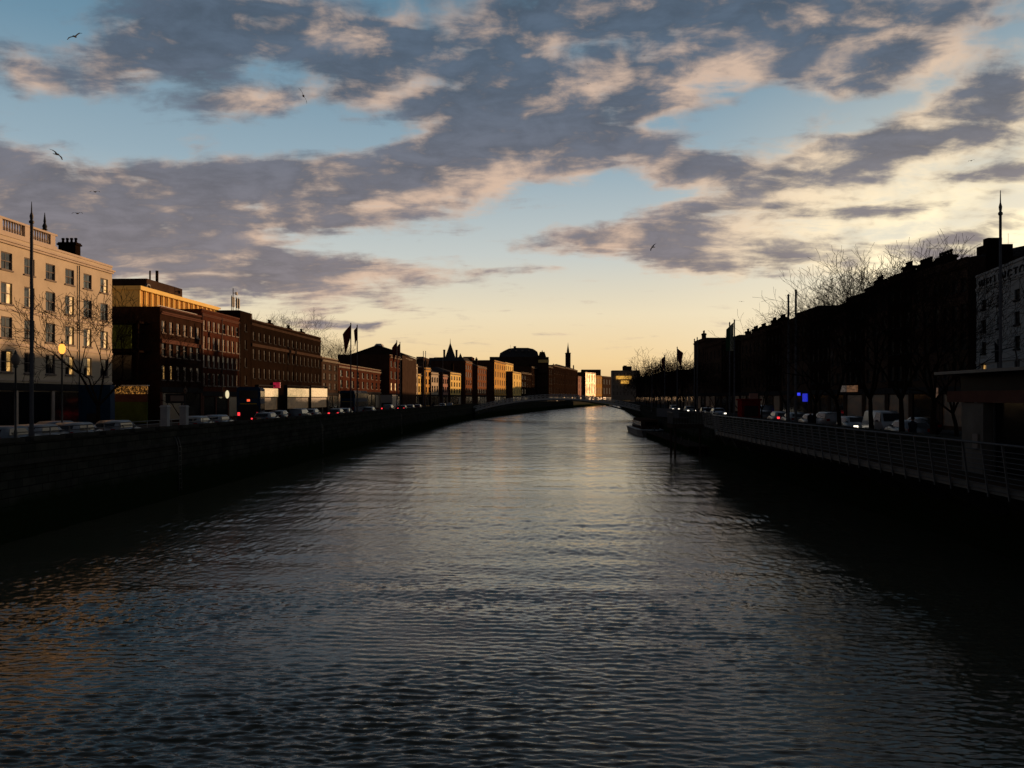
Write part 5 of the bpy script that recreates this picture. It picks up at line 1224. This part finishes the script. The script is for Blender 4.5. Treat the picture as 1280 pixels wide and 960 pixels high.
# ------------------------------------------------------------------ people
def person_mesh(stride=.28, arm=.25, seed=0):
    J = [((0, 0, .95), .15), ((0, 0, 1.18), .14), ((0, .01, 1.40), .17), ((0, .01, 1.52), .065), ((0, .03, 1.62), .085), ((0, .03, 1.72), .085)]
    E = [(0, 1), (1, 2), (2, 3), (3, 4), (4, 5)]
    def add(par, pts):
        k = par
        for p_, r_ in pts: J.append((p_, r_)); E.append((k, len(J)-1)); k = len(J)-1
    for s, q in ((-1, 1), (1, -1)):
        add(0, [((s*.09, q*.02, .86), .105), ((s*.10, q*stride*.45+.03, .48), .07), ((s*.10, q*stride, .10), .05), ((s*.11, q*stride+.02, .045), .045), ((s*.12, q*stride+.15, .035), .035)])
        add(2, [((s*.20, .0, 1.40), .065), ((s*.25, -q*arm*.5, 1.13), .05), ((s*.25, -q*arm+.06, .90), .038), ((s*.25, -q*arm+.09, .80), .03)])
    me = bpy.data.meshes.new('person_body'); me.from_pydata([j[0] for j in J], E, []); o = bpy.data.objects.new('tmp', me); COL.objects.link(o)
    o.modifiers.new('s', 'SKIN'); sv = me.skin_vertices[0].data
    for i, j in enumerate(J): sv[i].radius = (j[1], j[1]); sv[i].use_root = (i == 0)
    sb = o.modifiers.new('ss', 'SUBSURF'); sb.levels = 1; sb.render_levels = 1
    bpy.context.view_layer.update(); m2 = bpy.data.meshes.new_from_object(o.evaluated_get(bpy.context.evaluated_depsgraph_get())); bpy.data.objects.remove(o)
    m2.materials.clear(); m2.materials.append(M['cloth']); m2.materials.append(M['skin'])
    for p_ in m2.polygons:
        c_ = p_.center; p_.use_smooth = True
        if c_.z > 1.54 or (abs(c_.x) > .2 and c_.z < .86 and c_.z > .7): p_.material_index = 1
    return m2
PMs = [person_mesh(), person_mesh(.06, .05)]
hm = MB(); hm.lathe([(.06, 1.60), (.098, 1.66), (.10, 1.74), (.07, 1.80), (.01, 1.82)], 12); HM = hm.mesh('hair', M['hair'])
coat = MB(); coat.lathe([(.23, .72), (.21, .95), (.185, 1.15), (.21, 1.38), (.10, 1.50)], 14); CM = coat.mesh('coat', M['cloth'])
def person(x, y, z, rz, label, pose=0, s=1., group=None):
    t = tag(link('person', PMs[pose], None, (x, y, z), rz), label, 'person', group); t.scale = (s, s, s)
    h = link('hair', HM, t, (0, 0.0, 0)); c_ = link('coat', CM, t); c_.scale = (1, .72, 1); return t
def onbridge(px, label, pose, rz):
    x = atY(px, YB+2).x; u = (x-pL.x)/Wb; person(x, YB+1.6+random.uniform(-.6, .8), deckz(u), rz, label, pose, 1.0, 'people crossing the footbridge')
for k, (px, lb) in enumerate(((608, 'person in dark coat near the left foot of the footbridge'), (613, 'second dark-coated person climbing the footbridge from the left'), (631, 'person in dark clothes walking up the left third of the footbridge'),
        (668, 'person in dark clothes left of the footbridge crown'), (700, 'person in dark clothes on the crown of the footbridge'), (713, 'person walking just right of the footbridge crown'), (741, 'person in dark coat above the golden reflection on the footbridge'), (780, 'person descending the right end of the footbridge'))):
    onbridge(px, lb, k % 2, R(90 if k % 2 else -90))
p = atX(1141, 21.8); person(p.x, p.y, PAVE, 0, 'person in dark coat walking beside the big right trunk', 0)
p = atX(1013, 22); person(p.x, p.y, PAVE, math.pi, 'person in dark clothes walking left of the white parked car', 0)
p = atX(885, 21.8); person(p.x, p.y, PAVE, 0, 'person standing on the quay left of the pale banner', 1)
p = atX(880, 22.2); person(p.x, p.y+1, PAVE, 1, 'person walking with another left of the pale banner', 0)
p = atX(541, -25.6); person(p.x, p.y, PAVE, 0, 'person on the left pavement near the footbridge', 1)

# ------------------------------------------------------------------ birds
def gull_mesh(dihed, bend):
    mb = MB(); mb.tube([(0, -.30, 0), (0, -.22, .01), (0, -.05, .02), (0, .12, .02), (0, .22, .03), (0, .30, .02)], [.015, .05, .085, .08, .045, .01], 8)
    mb.poly([(-.03, -.25, .01), (.03, -.25, .01), (.09, -.42, .0), (-.09, -.42, .0)]); mb.poly([(-.03, -.25, .018), (-.09, -.42, .012), (.09, -.42, .012), (.03, -.25, .018)])
    for s in (-1, 1):
        st = [(0.03, .10, -.12, .03), (.28, .15, -.06, .03+.28*dihed), (.5, .08, -.10, .03+.5*dihed-.08*bend), (.72, -.06, -.15, .03+.5*dihed-.22*bend)]
        for (xa, fa, ra, za), (xb, fb_, rb, zb) in zip(st, st[1:]):
            mb.hexa([(s*xa, ra, za-.008), (s*xa, fa, za-.008), (s*xb, fb_, zb-.006), (s*xb, rb, zb-.006), (s*xa, ra, za+.012), (s*xa, fa, za+.016), (s*xb, fb_, zb+.008), (s*xb, rb, zb+.006)])
    return fixn(mb.mesh('bird', M['birdw']))
GMs = [gull_mesh(.35, .9), gull_mesh(.12, .5)]
for k, (px, py, D_, roll, yawb, g, lb) in enumerate(((94, 46, 105, -22, 0, 0, 'gull with arched wings at the top left of the sky'), (379, 120, 105, 62, 20, 1, 'dark gull banking steeply against the blue gap'), (71, 193, 100, 40, 0, 1, 'gull gliding on a slant above the left pole'),
        (119, 240, 160, 2, 0, 0, 'small gull low over the grey cloud, right of the left pole'), (97, 267, 150, 0, 0, 0, 'gull with level wings just above the cream roof'), (816, 309, 170, -50, 30, 1, 'small tilted gull before the pink cloud in the middle'),
        (735, 105, 330, 10, 0, 0, 'speck of a bird high over the centre'), (805, 70, 380, 0, 0, 1, 'tiny bird speck near the top of the sky'), (1214, 201, 270, -12, 0, 0, 'tiny gull against the bright cloud at the right'), (927, 377, 330, 0, 0, 1, 'tiny bird above the right row of roofs'))):
    D_ *= .62; p = atY(px, D_, py); o = link('gull', GMs[g], None, p); o.rotation_euler = Euler((R(12), R(roll), R(yawb))); o.scale = (.9, .9, .9); tag(o, lb, 'bird', 'gulls flying over the river')
